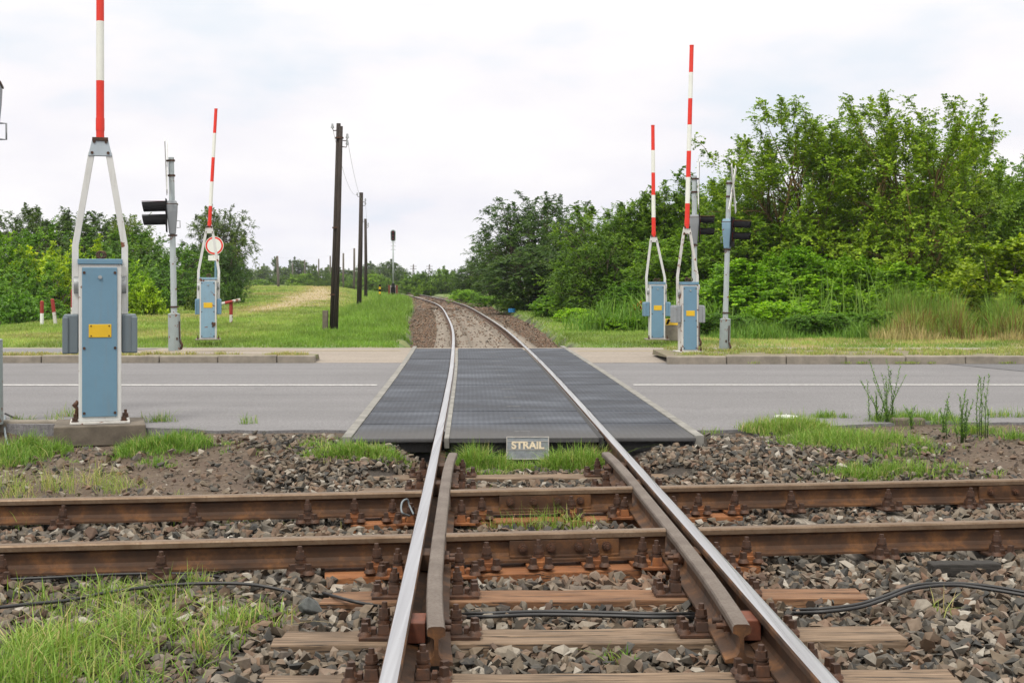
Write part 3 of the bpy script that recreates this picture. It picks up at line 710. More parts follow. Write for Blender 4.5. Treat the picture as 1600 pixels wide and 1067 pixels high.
# ------------------------------------------------------------------ rubber crossing panels
M['mark'] = simple('worn_rubber_mark', (0.16, 0.165, 0.17), 0.8)
def panel(y0, L, o0, o1, zt, inner):
    yc = y0 + L / 2; c = trk(yc, (o0 + o1) / 2, 0); rz = tang(yc); w_ = o1 - o0
    mb = MB(); mb.box((0, 0, -0.02 + zt), (w_, L - 0.016, 0.04), 0, 0); mb.box((0, 0.05, -0.09 + zt), (w_ - 0.02, L - 0.13, 0.1), 0, 0)
    if inner:
        mb.box((0, -0.33 * L + 0.3, zt + 0.001), (0.15, 0.018, 0.004), 0, 1)
    o = mb.build('rubber_panel', [M['rubber'], M['mark']], None, bevel=0.012, loc=c); o.rotation_euler = (0, 0, rz); return o
y = 11.66; i = 0; LP = 1.188
ordn = ['first', 'second', 'third', 'fourth', 'fifth', 'sixth', 'seventh', 'eighth', 'ninth', 'tenth', 'eleventh', 'twelfth', 'thirteenth']
while i < 13:
    zz = -0.006 + random.uniform(-0.005, 0.004)
    for (o0, o1, inner, lab) in ((-0.655, 0.655, True, 'between the rails'), (-1.515, -0.792, False, 'outside the left rail'), (0.792, 1.515, False, 'outside the right rail')):
        o = panel(y, LP, o0, o1, zz, inner)
        tag(o, f'black ribbed rubber crossing panel {lab}, {ordn[i]} row counted from the camera', 'rubber panel', 'rubber panels of the level crossing')
    y += LP + 0.008; i += 1
YEND = y
for sgn in (-1, 1):
    prof = [(-0.022, -0.09), (-0.022, 0.0), (0.022, 0.0), (0.022, -0.09)]
    mb = MB(); mb.sweep(prof, [trk(yy, sgn * 0.680, -0.012) for yy in np.arange(11.7, 27.21, 0.6)])
    tag(mb.build('flange_strip', M['concrete_edge' if sgn < 0 else 'rubber_side'], None, bevel=0.002), f"{'pale' if sgn < 0 else 'dark'} strip lining the wheel groove beside the {'left' if sgn < 0 else 'right'} rail through the rubber panels", 'flange strip', 'wheel groove strips')
# black beam added as the shaded void under the near panel edge; name plate
b = MB(); b.box((0.13, 11.92, -0.17), (3.0, 0.2, 0.22)); tag(b.build('void_beam', M['rubber_side'], None, bevel=0.01), 'black beam standing in for the shaded void under the near edge of the rubber panels', 'beam')
sg = empty('name_plate', (0.137, 11.60, -0.19), 0, 'grey metal plate lettered STRAIL standing in grass at the edge of the rubber panels', 'sign')
M['plate_metal'] = simple('dull_metal_plate', (0.20, 0.22, 0.24), 0.5, 0.2, 0.3, 20, 0.1)
M['letter'] = simple('cream_lettering', (0.62, 0.53, 0.39), 0.6, 0, 0.2, 30)
M['frame_metal'] = simple('pale_metal_rim', (0.42, 0.40, 0.38), 0.5, 0.3)
tl = Matrix.Rotation(R(-8), 3, 'X')
b = MB(); b.box(tl @ Vector((0, 0, 0.1)), (0.372, 0.008, 0.2), M=tl); b.build('plate', M['plate_metal'], sg)
b = MB()
for c, d in (((0, -0.006, 0.196), (0.372, 0.008, 0.008)), ((0, -0.006, 0.006), (0.372, 0.008, 0.008)), ((-0.182, -0.006, 0.101), (0.008, 0.008, 0.181)), ((0.182, -0.006, 0.101), (0.008, 0.008, 0.181)), ((0, -0.006, 0.158), (0.355, 0.005, 0.005)), ((0, -0.006, 0.086), (0.355, 0.005, 0.005))):
    b.box(tl @ Vector(c), d, M=tl)
b.build('rim', M['frame_metal'], sg)
def text_mesh(s, size, depth=0.001, offset=0.0):
    cu = bpy.data.curves.new('txt', 'FONT'); cu.body = s; cu.size = size; cu.align_x = 'CENTER'; cu.align_y = 'CENTER'; cu.extrude = depth; cu.offset = offset
    ob = bpy.data.objects.new('txt', cu); col.objects.link(ob); dg = bpy.context.evaluated_depsgraph_get(); me = bpy.data.meshes.new_from_object(ob.evaluated_get(dg))
    bpy.data.objects.remove(ob); me.name = 'lettering'; return me
tm = text_mesh('STRAIL', 0.087, 0.001, 0.0035); tm.materials.clear(); tm.materials.append(M['letter'])
o = link_mesh('lettering', tm, sg, tl @ Vector((0.0, -0.0075, 0.122)), (R(90) + R(-8), 0, 0)); o.scale = (1.06, 1.0, 1)

# ------------------------------------------------------------------ stones
rng = np.random.default_rng(7)
import bmesh
def stone_proto(seed):
    r = np.random.default_rng(seed); bm = bmesh.new(); n = 8
    sc = np.array([1.0, r.uniform(0.55, 0.9), r.uniform(0.38, 0.68)])
    p = r.normal(size=(n, 3)); p /= np.linalg.norm(p, axis=1)[:, None]; p *= r.uniform(0.75, 1.25, (n, 1)); p *= sc
    for q in p: bm.verts.new(q)
    bmesh.ops.convex_hull(bm, input=bm.verts[:]); 
    for v in [v for v in bm.verts if not v.link_faces]: bm.verts.remove(v)
    bmesh.ops.triangulate(bm, faces=bm.faces[:]); bm.verts.ensure_lookup_table(); bm.verts.index_update()
    V = np.array([v.co[:] for v in bm.verts]); Fa = np.array([[v.index for v in f.verts] for f in bm.faces]); bm.free(); return V, Fa
PROT = [stone_proto(s) for s in range(24)]
def rot_mats(n, rng, flat=0.5):
    a = rng.uniform(0, 2 * np.pi, n); b = rng.normal(0, flat, n); c = rng.normal(0, flat, n)
    ca, sa, cb, sb, cc, sc = np.cos(a), np.sin(a), np.cos(b), np.sin(b), np.cos(c), np.sin(c)
    Rz = np.stack([ca, -sa, 0 * a, sa, ca, 0 * a, 0 * a, 0 * a, 0 * a + 1], -1).reshape(-1, 3, 3)
    Rx = np.stack([0 * a + 1, 0 * a, 0 * a, 0 * a, cb, -sb, 0 * a, sb, cb], -1).reshape(-1, 3, 3)
    Ry = np.stack([cc, 0 * a, sc, 0 * a, 0 * a + 1, 0 * a, -sc, 0 * a, cc], -1).reshape(-1, 3, 3)
    return Rz @ Rx @ Ry
def stones_mesh(name, P, S, tint, rust, flat=0.5):
    V = []; Fl = []; A = []; base = 0; pid = rng.integers(0, len(PROT), len(P)); RM = rot_mats(len(P), rng, flat)
    for k, (pv, pf) in enumerate(PROT):
        m = np.where(pid == k)[0]
        if len(m) == 0: continue
        v = np.einsum('nij,vj->nvi', RM[m], pv) * S[m][:, None, None] + P[m][:, None, :]
        nv = len(pv); Fl.append((pf[None] + (np.arange(len(m)) * nv)[:, None, None] + base).reshape(-1)); base += nv * len(m); V.append(v.reshape(-1, 3))
        a = np.stack([tint[m], rust[m], 0 * rust[m], 0 * rust[m] + 1], -1); A.append(np.repeat(a, nv, axis=0))
    return np_mesh(name, np.concatenate(V), np.concatenate(Fl), 3, [M['stone']], {'tint': np.concatenate(A)})
def in_sleeper(x, y, grow=0.0):
    r = np.zeros(len(x), bool)
    for cx, cy, hx, hy, a in sleeper_boxes:
        dx = x - cx; dy = y - cy; u = dx * math.cos(a) + dy * math.sin(a); v = -dx * math.sin(a) + dy * math.cos(a)
        r |= (np.abs(u) < hx + grow) & (np.abs(v) < hy + grow)
    return r
def jgrid(x0, x1, y0, y1, s):
    X, Y = np.meshgrid(np.arange(x0, x1, s), np.arange(y0, y1, s)); X = X.ravel() + rng.uniform(-0.5, 0.5, X.size) * s; Y = Y.ravel() + rng.uniform(-0.5, 0.5, Y.size) * s
    return X, Y
def near_mask(X, Y):
    gr, st, so = zone(X, Y); n = fbm(X * 1.1, Y * 1.1, 55)
    return (rng.random(len(X)) > so * 0.93)
PP = []; SS = []
for layer, (s, zo) in enumerate(((0.058, 0.008), (0.058, 0.030), (0.075, 0.046))):
    X, Y = jgrid(-7.2, 7.6, 3.6, 12.25, s)
    k = (np.abs(X) < Y * 0.43 + 2.3) & near_mask(X, Y); X, Y = X[k], Y[k]
    off = X - Xc(Y)
    zz = gz(X, Y) + zo + 0.022 * (fbm(X * 3, Y * 3, 5 + layer) - 0.3)
    sz = rng.uniform(0.020, 0.048, len(X)) * (1 + 0.35 * (rng.random(len(X)) > 0.88))
    # keep the wheel grooves and rails free, and nothing on top of the sleepers
    bad = in_sleeper(X, Y, 0.012)
    for k_ in (0, 1):
        cy = cross_y(k_, X); bad |= (np.abs(Y - cy) < 0.05)
    bad |= (np.abs(np.abs(off) - 0.7525) < 0.055)
    bad |= (np.abs(np.abs(off) - 0.64) < 0.06) & (Y > 5.2) & (Y < 10.8)
    bad |= (Y > 11.45) & (np.abs(off) < 1.66)
    bad |= (Y > 12.1) | ((np.abs(X + 3.87) < 0.42) & (np.abs(Y - 12.75) < 0.45))
    # mid depressed crib between rails of crossing
    PP.append(np.stack([X, Y, zz], -1)[~bad]); SS.append(sz[~bad])
P = np.concatenate(PP); S = np.concatenate(SS)
tint = rng.random(len(P)); off = P[:, 0] - Xc(P[:, 1])
rust = np.exp(-((P[:, 1] - cross_y(0, P[:, 0]) + 0.30) / 0.22) ** 2) * sstep(1.1, 0.8, np.abs(off - 0.15)) * 0.9 * rng.random(len(P)) * sstep(-0.4, 0.7, off)
rust = np.maximum(rust, 0.35 * rng.random(len(P)) * np.exp(-((np.abs(off) - 0.75) / 0.16) ** 2))
rust = np.maximum(rust, 0.30 * rng.random(len(P)) * (rng.random(len(P)) > 0.8))
tag(link_mesh('ballast', stones_mesh('ballast', P, S, tint, rust)), 'crushed grey and brown ballast stones around the crossing rails', 'ballast', kind='stuff')
# small grit on the soil
X, Y = jgrid(-7.2, 7.6, 8.8, 12.9, 0.045); k = rng.random(len(X)) < 0.35 + 0.3 * fbm(X * 2, Y * 2, 8); gr_, st_, so_ = zone(X, Y); k &= so_ > 0.4
k &= ~((Y > 12.2) & (np.abs(X) < 3)); X, Y = X[k], Y[k]
tag(link_mesh('grit', stones_mesh('grit', np.stack([X, Y, gz(X, Y) + 0.002], -1), rng.uniform(0.006, 0.019, len(X)) * (1 + 0.8 * (rng.random(len(X)) > 0.93)), rng.random(len(X)), 0 * X + 0.15 * rng.random(len(X)), 0.25)), 'small stones pressed into the bare soil before the road', 'grit', kind='stuff')
# far ballast
PP = []; SS = []
for y0, y1, s in ((27.25, 34, 0.055), (34, 46, 0.085), (46, 70, 0.14), (70, 120, 0.3)):
    X, Y = jgrid(-2.75, 2.75, y0, y1, s)
    wob = 0.35 * (fbm(Y * 0.7, X * 0 + 1.0, 4) - 0.5); k = (np.abs(np.abs(X) - 0.7525) > 0.06) & (np.abs(X) < bw(Y) + 0.1 + wob)
    slc = np.abs((Y - 27.8 + 0.31) % 0.62 - 0.31) < 0.13; top = (np.abs(X) < 1.2) & slc
    k &= ~(top & (rng.random(len(X)) < 0.90)); X, Y = X[k], Y[k]
    zz = np.where(np.abs(X) < 1.3, -0.215, -0.20 - 0.03 * sstep(1.6, 2.6, np.abs(X))) + rng.uniform(-0.01, 0.02, len(X)); topk = (np.abs(X) < 1.2) & (np.abs((Y - 27.8 + 0.31) % 0.62 - 0.31) < 0.13); zz = np.where(topk, -0.16, zz)
    PP.append(np.stack([X + Xc(Y), Y, zz], -1)); SS.append(rng.uniform(0.45, 0.85, len(X)) * s * 0.85)
P = np.concatenate(PP); S = np.concatenate(SS)
# continuous bed under them
mb = MB(); prof = [(-2.3, -0.30), (-1.5, -0.225), (1.5, -0.225), (2.3, -0.30)]
mb.sweep(prof, [trk(yy, 0, 0) for yy in list(np.arange(27.22, 120, 2.0)) + list(np.arange(120, 480, 8))])
tag(mb.build('ballast_bed', [simple('ballast_dust', (0.145, 0.105, 0.082), 0.95, 0, 0.4, 14, 0.8, 0.03)]), kind='structure')
tag(link_mesh('ballast', stones_mesh('ballast', P, S, 0.15 + 0.75 * rng.random(len(P)), 0.35 * rng.random(len(P)))), 'brown ballast of the curving main track beyond the road', 'ballast', kind='stuff')
# the big dark rock
def rock(loc, r, seed, label, mat):
    bm = bmesh.new(); rr = np.random.default_rng(seed); p = rr.normal(size=(20, 3)); p /= np.linalg.norm(p, axis=1)[:, None]; p *= np.array([1, 0.7, 0.72])
    for q in p: bm.verts.new(q * r)
    bmesh.ops.convex_hull(bm, input=bm.verts[:]); [bm.verts.remove(v) for v in [v for v in bm.verts if not v.link_faces]]
    me = bpy.data.meshes.new('rock'); bm.to_mesh(me); bm.free(); me.materials.append(mat)
    o = link_mesh('rock', me, None, loc); tag(o, label, 'rock'); b = o.modifiers.new('bevel', 'BEVEL'); b.width = 0.004; b.segments = 1; return o
rock(px(487, 945, -0.165), 0.068, 5, 'large dark grey rock lying on the ballast left of the main track', simple('dark_rock', (0.085, 0.092, 0.09), 0.8, 0, 0.45, 18, 0.7, 0.01))
rock(px(596, 678, -0.08), 0.035, 8, 'small pale stone beside the left rail at the near edge of the crossing', simple('pale_rock', (0.42, 0.40, 0.37), 0.8, 0, 0.2, 18, 0.5, 0.01))

# ------------------------------------------------------------------ grass
def blades(name, P, H, Wd, straw, bright, red=None, lean=0.45, seg=3):
    """P (n,3) roots, H heights, Wd widths"""
    n = len(P); a = rng.uniform(0, 2 * np.pi, n); ln = np.abs(rng.normal(0, lean, n)) * H; dx = np.cos(a); dy = np.sin(a)
    pa = a + rng.normal(np.pi / 2, 0.6, n); wx = np.cos(pa); wy = np.sin(pa)
    ts = np.linspace(0, 1, seg + 1); rows = []
    for t_ in ts[:-1]:
        cx = P[:, 0] + dx * ln * t_ ** 1.8; cy = P[:, 1] + dy * ln * t_ ** 1.8; cz = P[:, 2] + H * (t_ - 0.25 * np.clip(ln / H, 0, 1.2) * t_ ** 2.5); w_ = Wd * (1 - 0.55 * t_) / 2
        rows.append(np.stack([cx - wx * w_, cy - wy * w_, cz], -1)); rows.append(np.stack([cx + wx * w_, cy + wy * w_, cz], -1))
    tip = np.stack([P[:, 0] + dx * ln, P[:, 1] + dy * ln, P[:, 2] + H * (1 - 0.25 * np.clip(ln / H, 0, 1.2))], -1)
    V = np.stack(rows + [tip], 1); nv = V.shape[1]; tri = []
    for s_ in range(seg - 1): b_ = 2 * s_; tri += [(b_, b_ + 1, b_ + 3), (b_, b_ + 3, b_ + 2)]
    b_ = 2 * (seg - 1); tri.append((b_, b_ + 1, b_ + 2)); tri = np.array(tri)
    Fl = (tri[None] + (np.arange(n) * nv)[:, None, None]).reshape(-1)
    A = np.stack([np.clip(straw, 0, 1), np.clip(bright, 0, 1), 0 * straw if red is None else red, 0 * straw + 1], -1)
    return np_mesh(name, V.reshape(-1, 3), Fl, 3, [M['grass']], {'tint': np.repeat(A, nv, axis=0)})
def patch(x, y, rx, ry, n, h, straw=0.2, z=-0.2, ang=0):
    """tuft field centred on photo pixel (x, y), radii in metres"""
    c = px(x, y, z); nt = max(3, n // 14)
    th = rng.uniform(0, 2 * np.pi, nt); rr = np.where(rng.random(nt) < 0.7, np.sqrt(rng.random(nt)), np.abs(rng.normal(0, 0.9, nt))); tx = c.x + rx * rr * np.cos(th); ty = c.y + ry * rr * np.sin(th)
    hs = np.clip(1.15 - 0.6 * rr ** 2, 0.35, 1.2) * rng.uniform(0.7, 1.3, nt)
    i = rng.integers(0, nt, n); X = tx[i] + rng.normal(0, 0.03, n); Y = ty[i] + rng.normal(0, 0.03, n)
    H = 1.25 * h * hs[i] * rng.uniform(0.45, 1.2, n); s_ = straw + rng.normal(0, 0.13, n) + 0.45 * (rng.random(n) > 0.84)
    return X, Y, H, s_
def grass_obj(label, specs, width=0.005, cat='grass', lean=0.75, avoid=True, name='grass'):
    A = [patch(*s_) for s_ in specs]; X, Y, H, S_ = [np.concatenate(q) for q in zip(*A)]
    if avoid:
        off = X - Xc(Y); k = (np.abs(np.abs(off) - 0.7525) > 0.05) & ~in_sleeper(X, Y, 0.0)
        for k_ in (0, 1): k &= np.abs(Y - cross_y(k_, X)) > 0.06
        k &= ~((Y > 11.42) & (Y < 27) & (np.abs(off) < 1.65)); X, Y, H, S_ = X[k], Y[k], H[k], S_[k]
    Z = gz(X, Y) + 0.02
    me = blades(name, np.stack([X, Y, Z], -1), H, rng.uniform(0.6, 1.3, len(X)) * width, S_, 0.15 + rng.random(len(X)) * 0.85, lean=lean)
    return tag(link_mesh(name, me), label, cat, kind='stuff')
Z0 = -0.25
grass_obj('long bright green grass over the ballast in the bottom left corner', [
    (110, 1035, 0.34, 0.34, 850, 0.13, 0.32, Z0), (20, 1050, 0.28, 0.35, 600, 0.13, 0.30, Z0), (210, 1010, 0.28, 0.3, 500, 0.12, 0.30, Z0), (180, 960, 0.3, 0.3, 420, 0.11, 0.32, Z0), (310, 1035, 0.22, 0.25, 240, 0.10, 0.28, Z0),
    (370, 985, 0.25, 0.25, 260, 0.10, 0.25, Z0), (90, 1090, 0.5, 0.3, 1000, 0.15, 0.25, Z0), (250, 1000, 0.5, 0.5, 350, 0.14, 0.42, Z0), (270, 945, 0.25, 0.25, 180, 0.11, 0.3, Z0), (440, 1000, 0.3, 0.3, 120, 0.10, 0.3, Z0), (60, 960, 0.4, 0.3, 260, 0.12, 0.35, Z0)], 0.0062, lean=0.85)
grass_obj('low green grass around the concrete foot of the near barrier', [
    (45, 702, 0.38, 0.35, 1900, 0.12, 0.12, -0.12), (10, 715, 0.3, 0.3, 800, 0.12, 0.1, -0.12), (255, 712, 0.42, 0.22, 2200, 0.10, 0.1, -0.12), (215, 700, 0.2, 0.2, 600, 0.10, 0.1, -0.12), (290, 706, 0.22, 0.2, 600, 0.09, 0.1, -0.12), (250, 727, 0.15, 0.1, 160, 0.07, 0.1, -0.12),
    (250, 663, 0.2, 0.08, 120, 0.12, 0.25, -0.05), (130, 655, 0.25, 0.06, 60, 0.16, 0.3, -0.05), (70, 668, 0.3, 0.1, 120, 0.12, 0.3, -0.08), (385, 666, 0.12, 0.06, 50, 0.1, 0.3, -0.05)], 0.006)
grass_obj('grass tuft left of the main track at the near edge of the road', [(550, 692, 0.40, 0.16, 2600, 0.10, 0.2, 0.03), (595, 694, 0.22, 0.12, 700, 0.08, 0.2, 0.03), (500, 688, 0.2, 0.12, 400, 0.08, 0.2, 0.0), (655, 712, 0.1, 0.12, 160, 0.08, 0.15, -0.18)], 0.006)
grass_obj('bright grass between the rails below the name plate', [(742, 733, 0.17, 0.20, 2600, 0.15, 0.18, -0.22), (780, 733, 0.15, 0.18, 1200, 0.11, 0.2, -0.22), (825, 736, 0.4, 0.12, 1800, 0.07, 0.22, -0.22), (905, 733, 0.20, 0.20, 2600, 0.15, 0.22, -0.22), (870, 733, 0.15, 0.18, 1200, 0.14, 0.22, -0.22), (935, 728, 0.10, 0.15, 400, 0.16, 0.35, -0.22), (745, 745, 0.4, 0.08, 500, 0.08, 0.2, -0.22)], 0.006)
grass_obj('wide patch of seeding grass right of the main track before the road', [
    (1240, 690, 0.42, 0.42, 2800, 0.13, 0.28, -0.12), (1310, 705, 0.55, 0.45, 3200, 0.12, 0.2, -0.12), (1200, 684, 0.28, 0.2, 800, 0.09, 0.4, -0.1), (1380, 715, 0.45, 0.4, 1800, 0.11, 0.22, -0.14), (1400, 742, 0.6, 0.18, 1300, 0.10, 0.22, -0.16), (1340, 745, 0.2, 0.15, 500, 0.09, 0.2, -0.16),
    (1300, 655, 0.25, 0.1, 350, 0.07, 0.1, -0.04), (1430, 665, 0.5, 0.3, 1500, 0.10, 0.1, -0.07), (1580, 655, 0.35, 0.1, 350, 0.10, 0.2, -0.05), (1585, 695, 0.2, 0.12, 350, 0.08, 0.1, -0.08), (1520, 685, 0.3, 0.18, 500, 0.08, 0.15, -0.08)], 0.0055)
grass_obj('grass growing between the two crossing rails inside the main track', [(770, 822, 0.20, 0.2, 700, 0.15, 0.22, -0.24), (840, 828, 0.35, 0.18, 750, 0.13, 0.3, -0.24), (735, 815, 0.10, 0.14, 420, 0.17, 0.22, -0.24), (910, 826, 0.16, 0.12, 200, 0.09, 0.3, -0.24)], 0.005)
grass_obj('sparse grass blades among the stones of the crossing track at the left', [(60, 835, 0.4, 0.2, 260, 0.14, 0.4, Z0), (110, 828, 0.25, 0.15, 160, 0.12, 0.35, Z0), (350, 832, 0.4, 0.12, 150, 0.10, 0.35, Z0), (400, 825, 0.3, 0.12, 90, 0.10, 0.35, Z0),
    (80, 772, 0.7, 0.3, 420, 0.15, 0.5, -0.2), (150, 765, 0.5, 0.25, 200, 0.14, 0.6, -0.2), (-10, 770, 0.3, 0.3, 160, 0.15, 0.5, -0.2), (15, 810, 0.2, 0.2, 60, 0.2, 0.5, Z0)], 0.004, lean=0.9)
grass_obj('few small green shoots in the ballast near the rails', [(960, 1046, 0.06, 0.04, 45, 0.07, 0.1, Z0), (700, 790, 0.06, 0.05, 40, 0.08, 0.2, Z0), (1545, 975, 0.3, 0.2, 40, 0.14, 0.5, Z0), (510, 832, 0.04, 0.04, 12, 0.08, 0.2, Z0), (580, 745, 0.2, 0.1, 30, 0.07, 0.2, Z0), (520, 715, 0.3, 0.1, 40, 0.07, 0.2, -0.2)], 0.007)

# far verges: density falls with distance
def far_field(n, y0, y1, xfun, h_fn, straw_fn, width0, label, keep=None, cat='grass'):
    u = rng.random(n); Y = 1 / (1 / y0 - u * (1 / y0 - 1 / y1)); a, b_ = xfun(Y); X = a + (b_ - a) * rng.random(n)
    k = np.ones(n, bool) if keep is None else keep(X, Y); X, Y = X[k], Y[k]
    H = h_fn(X, Y) * rng.uniform(0.5, 1.2, len(X)); S_ = straw_fn(X, Y) + rng.normal(0, 0.10, len(X))
    Wd = width0 * (Y / 30) * rng.uniform(0.7, 1.3, len(X)); me = blades('grass', np.stack([X, Y, gz(X, Y) - 0.01], -1), H, Wd, S_, np.clip(1.6 * fbm(X * 1.5, Y * 0.8, 61) - 0.5 + 0.4 * rng.random(len(X)), 0, 1), lean=0.6, seg=2)
    return tag(link_mesh('grass', me), label, cat, kind='stuff')
def kL(X, Y):
    off = X - Xc(Y); return (np.abs(X) < 0.46 * Y + 2) & (off < -bw(Y) - 0.5 * fbm(Y * 0.8, Y * 0 + 2, 3)) & (rng.random(len(X)) > 0.85 * np.clip(zone(X, Y)[1] * 2 - 0.9, 0, 1) * (Y > 48))
def hL(X, Y):
    off = X - Xc(Y); tall = sstep(-6.5, -3.8, off) * sstep(28.5, 40, Y); n = fbm(X * 0.5, Y * 0.5, 14)
    return 0.07 + 0.08 * n + tall * (0.10 + 0.32 * sstep(35, 60, Y) * sstep(-7, -4.2, off) * sstep(140, 100, Y))
def sL(X, Y):
    gr_, st_, so_ = zone(X, Y); off = X - Xc(Y); n = fbm(X * 0.3, Y * 0.3, 15)
    return 0.22 + 0.40 * st_ + 0.45 * (n - 0.35) * sstep(-4.0, -7.5, off) + 0.16 * sstep(-4.0, -6.5, off)
far_field(230000, 28.0, 190, lambda Y: (Xc(Y) - 19.0 - 5 * sstep(50, 130, Y), Xc(Y) - 1.5), hL, sL, 0.014, 'mown and tall grass of the bank left of the curving track', kL)
def kR(X, Y):
    off = X - Xc(Y); return (off > bw(Y) - 0.1 + 0.5 * fbm(Y * 0.8, Y * 0 + 5, 3)) & (np.abs(X) < 0.46 * Y + 2)
far_field(150000, 28.0, 130, lambda Y: (Xc(Y) + 1.4, Xc(Y) + 16), lambda X, Y: 0.05 + 0.08 * fbm(X * 0.6, Y * 0.6, 16), lambda X, Y: 0.38 + 0.45 * zone(X, Y)[1] + 0.25 * (fbm(X * 0.5, Y * 0.5, 17) - 0.5), 0.013, 'grass verge right of the track beyond the road', kR)
# dry tufts along the far kerbs
def kerb_tufts(label, x0, x1, y0, y1, z, n, straw, h=0.07):
    nt = n // 16; tx = rng.uniform(x0, x1, nt); ty = rng.uniform(y0, y1, nt); kk = fbm(tx * 1.3, ty * 2, 44) > 0.45; tx, ty = tx[kk], ty[kk]
    i = rng.integers(0, len(tx), n); X = tx[i] + rng.normal(0, 0.05, n); Y = np.clip(ty[i] + rng.normal(0, 0.04, n), y0 - 0.02, y1 + 0.1)
    me = blades('grass', np.stack([X, Y, 0 * X + z], -1), h * rng.uniform(0.4, 1.3, n), rng.uniform(0.008, 0.013, n), straw + rng.normal(0, 0.15, n), rng.random(n), lean=0.6, seg=2)
    tag(link_mesh('grass', me), label, 'grass', kind='stuff')
kerb_tufts('dry weeds growing along the far kerb left of the track', -10, -3.5, 22.74, 23.4, 0.08, 5000, 0.75)
kerb_tufts('dry and green weeds on the verge behind the far right kerb', 2.9, 12, 22.6, 25.0, 0.09, 16000, 0.62)
kerb_tufts('weeds sprouting from the front joint of the far right kerb', 3.5, 11, 22.24, 22.29, -0.01, 700, 0.5, 0.05)

# tall reeds, weeds and dry stalks before the right trees
def stalks(label, x0, x1, D0, D1, n, hmin, hmax, straw, red, width, lean=0.25, cat='weeds'):
    X = rng.uniform(x0, x1, n); Y = rng.uniform(D0, D1, n); X, Y = (X - 800) * Y / F, Y
    n2 = np.clip((fbm(X * 1.1, Y * 0.9, 23) - 0.28) * 2.0, 0, 1); xe = np.minimum(X - X.min(), X.max() - X); keep = (rng.random(n) < 0.25 + n2) & (rng.random(n) < sstep(-0.3, 1.2, xe)); X, Y, n2, xe = X[keep], Y[keep], n2[keep], xe[keep]; n = len(X)
    H = (hmin + (hmax - hmin) * n2) * rng.uniform(0.35, 1.15, n) * (0.5 + 0.5 * sstep(0, 1.5, xe)) + 0.08
    rd = (rng.random(n) < red).astype(float) * rng.uniform(0.4, 0.9, n)
    me = blades('weeds', np.stack([X, Y, gz(X, Y) - 0.02], -1), H, width * rng.uniform(0.6, 1.3, n), straw + rng.normal(0, 0.1, n), rng.random(n), rd, lean, 4)
    tag(link_mesh('weeds', me), label, cat, kind='stuff')
stalks('blue green weeds before the right shrubs', 1085, 1420, 31, 34, 8000, 0.05, 0.55, 0.08, 0.0, 0.022, 0.5)
stalks('tall dry and rusty brown weeds near the right edge of the picture', 1385, 1640, 30.5, 33.5, 17000, 0.1, 1.2, 0.42, 0.5, 0.018, 0.32)
stalks('green weeds mixed in the dry stand at the right edge', 1370, 1660, 31.2, 34.5, 12000, 0.2, 1.5, 0.22, 0.02, 0.02, 0.35)
stalks('pale straw grass at the foot of the dry weeds', 1360, 1620, 30, 31.2, 5000, 0.0, 0.75, 0.85, 0.0, 0.010, 0.4)
stalks('scattered reeds standing among the right shrubs', 1180, 1450, 33.5, 36, 260, 1.0, 1.9, 0.2, 0.0, 0.03, 0.35, 'reeds')
stalks('tangled low growth in the shade under the right trees', 880, 1640, 36, 44, 16000, 0.2, 1.2, 0.10, 0.0, 0.04, 0.6)

# ------------------------------------------------------------------ trees and shrubs
def leaf_cloud(C, outdir, r, twigs, leaves, tl, leaf, up, droop, jitter=0.1):
    """C clump centres (n,3), outdir unit (n,3) -> leaf quads"""
    n = len(C); T = n * twigs; ci = np.repeat(np.arange(n), twigs)
    d = outdir[ci] * 0.7 + r.normal(0, 0.65, (T, 3)); d[:, 2] += up; d /= np.linalg.norm(d, axis=1)[:, None] + 1e-6
    L = tl * r.uniform(0.5, 1.25, T); base = C[ci] + r.normal(0, jitter, (T, 3))
    li = np.repeat(np.arange(T), leaves); N = len(li); t_ = np.tile((np.arange(leaves) + 0.6) / leaves, T) + r.uniform(-0.04, 0.04, N)
    p = base[li] + d[li] * (L[li] * t_)[:, None]; p[:, 2] -= droop * L[li] * t_ ** 2
    side = np.cross(d[li], np.array([0, 0, 1.0])); side /= np.linalg.norm(side, axis=1)[:, None] + 1e-6
    sg_ = np.tile(np.where(np.arange(leaves) % 2 == 0, 1.0, -1.0), T)
    ax = side * sg_[:, None] + d[li] * 0.5 + r.normal(0, 0.3, (N, 3)); ax[:, 2] -= 0.15; ax /= np.linalg.norm(ax, axis=1)[:, None]
    nm = np.array([0, 0, 1.0]) + r.normal(0, 0.5, (N, 3)) + outdir[ci][li] * 0.5; wv = np.cross(nm, ax); wv /= np.linalg.norm(wv, axis=1)[:, None] + 1e-6
    s_ = leaf * r.uniform(0.65, 1.3, N); a = ax * s_[:, None]; w_ = wv * (s_ * 0.40)[:, None]
    nrm = np.cross(ax, wv) * (s_ * 0.06)[:, None]
    V = np.stack([p, p + a * 0.45 + w_ - nrm, p + a, p + a * 0.45 - w_ - nrm], 1)
    clt = r.random(n); tint = 0.55 * r.random(N) + 0.45 * clt[ci][li]; cc = r.random(n)
    return V, tint, cc[ci][li]
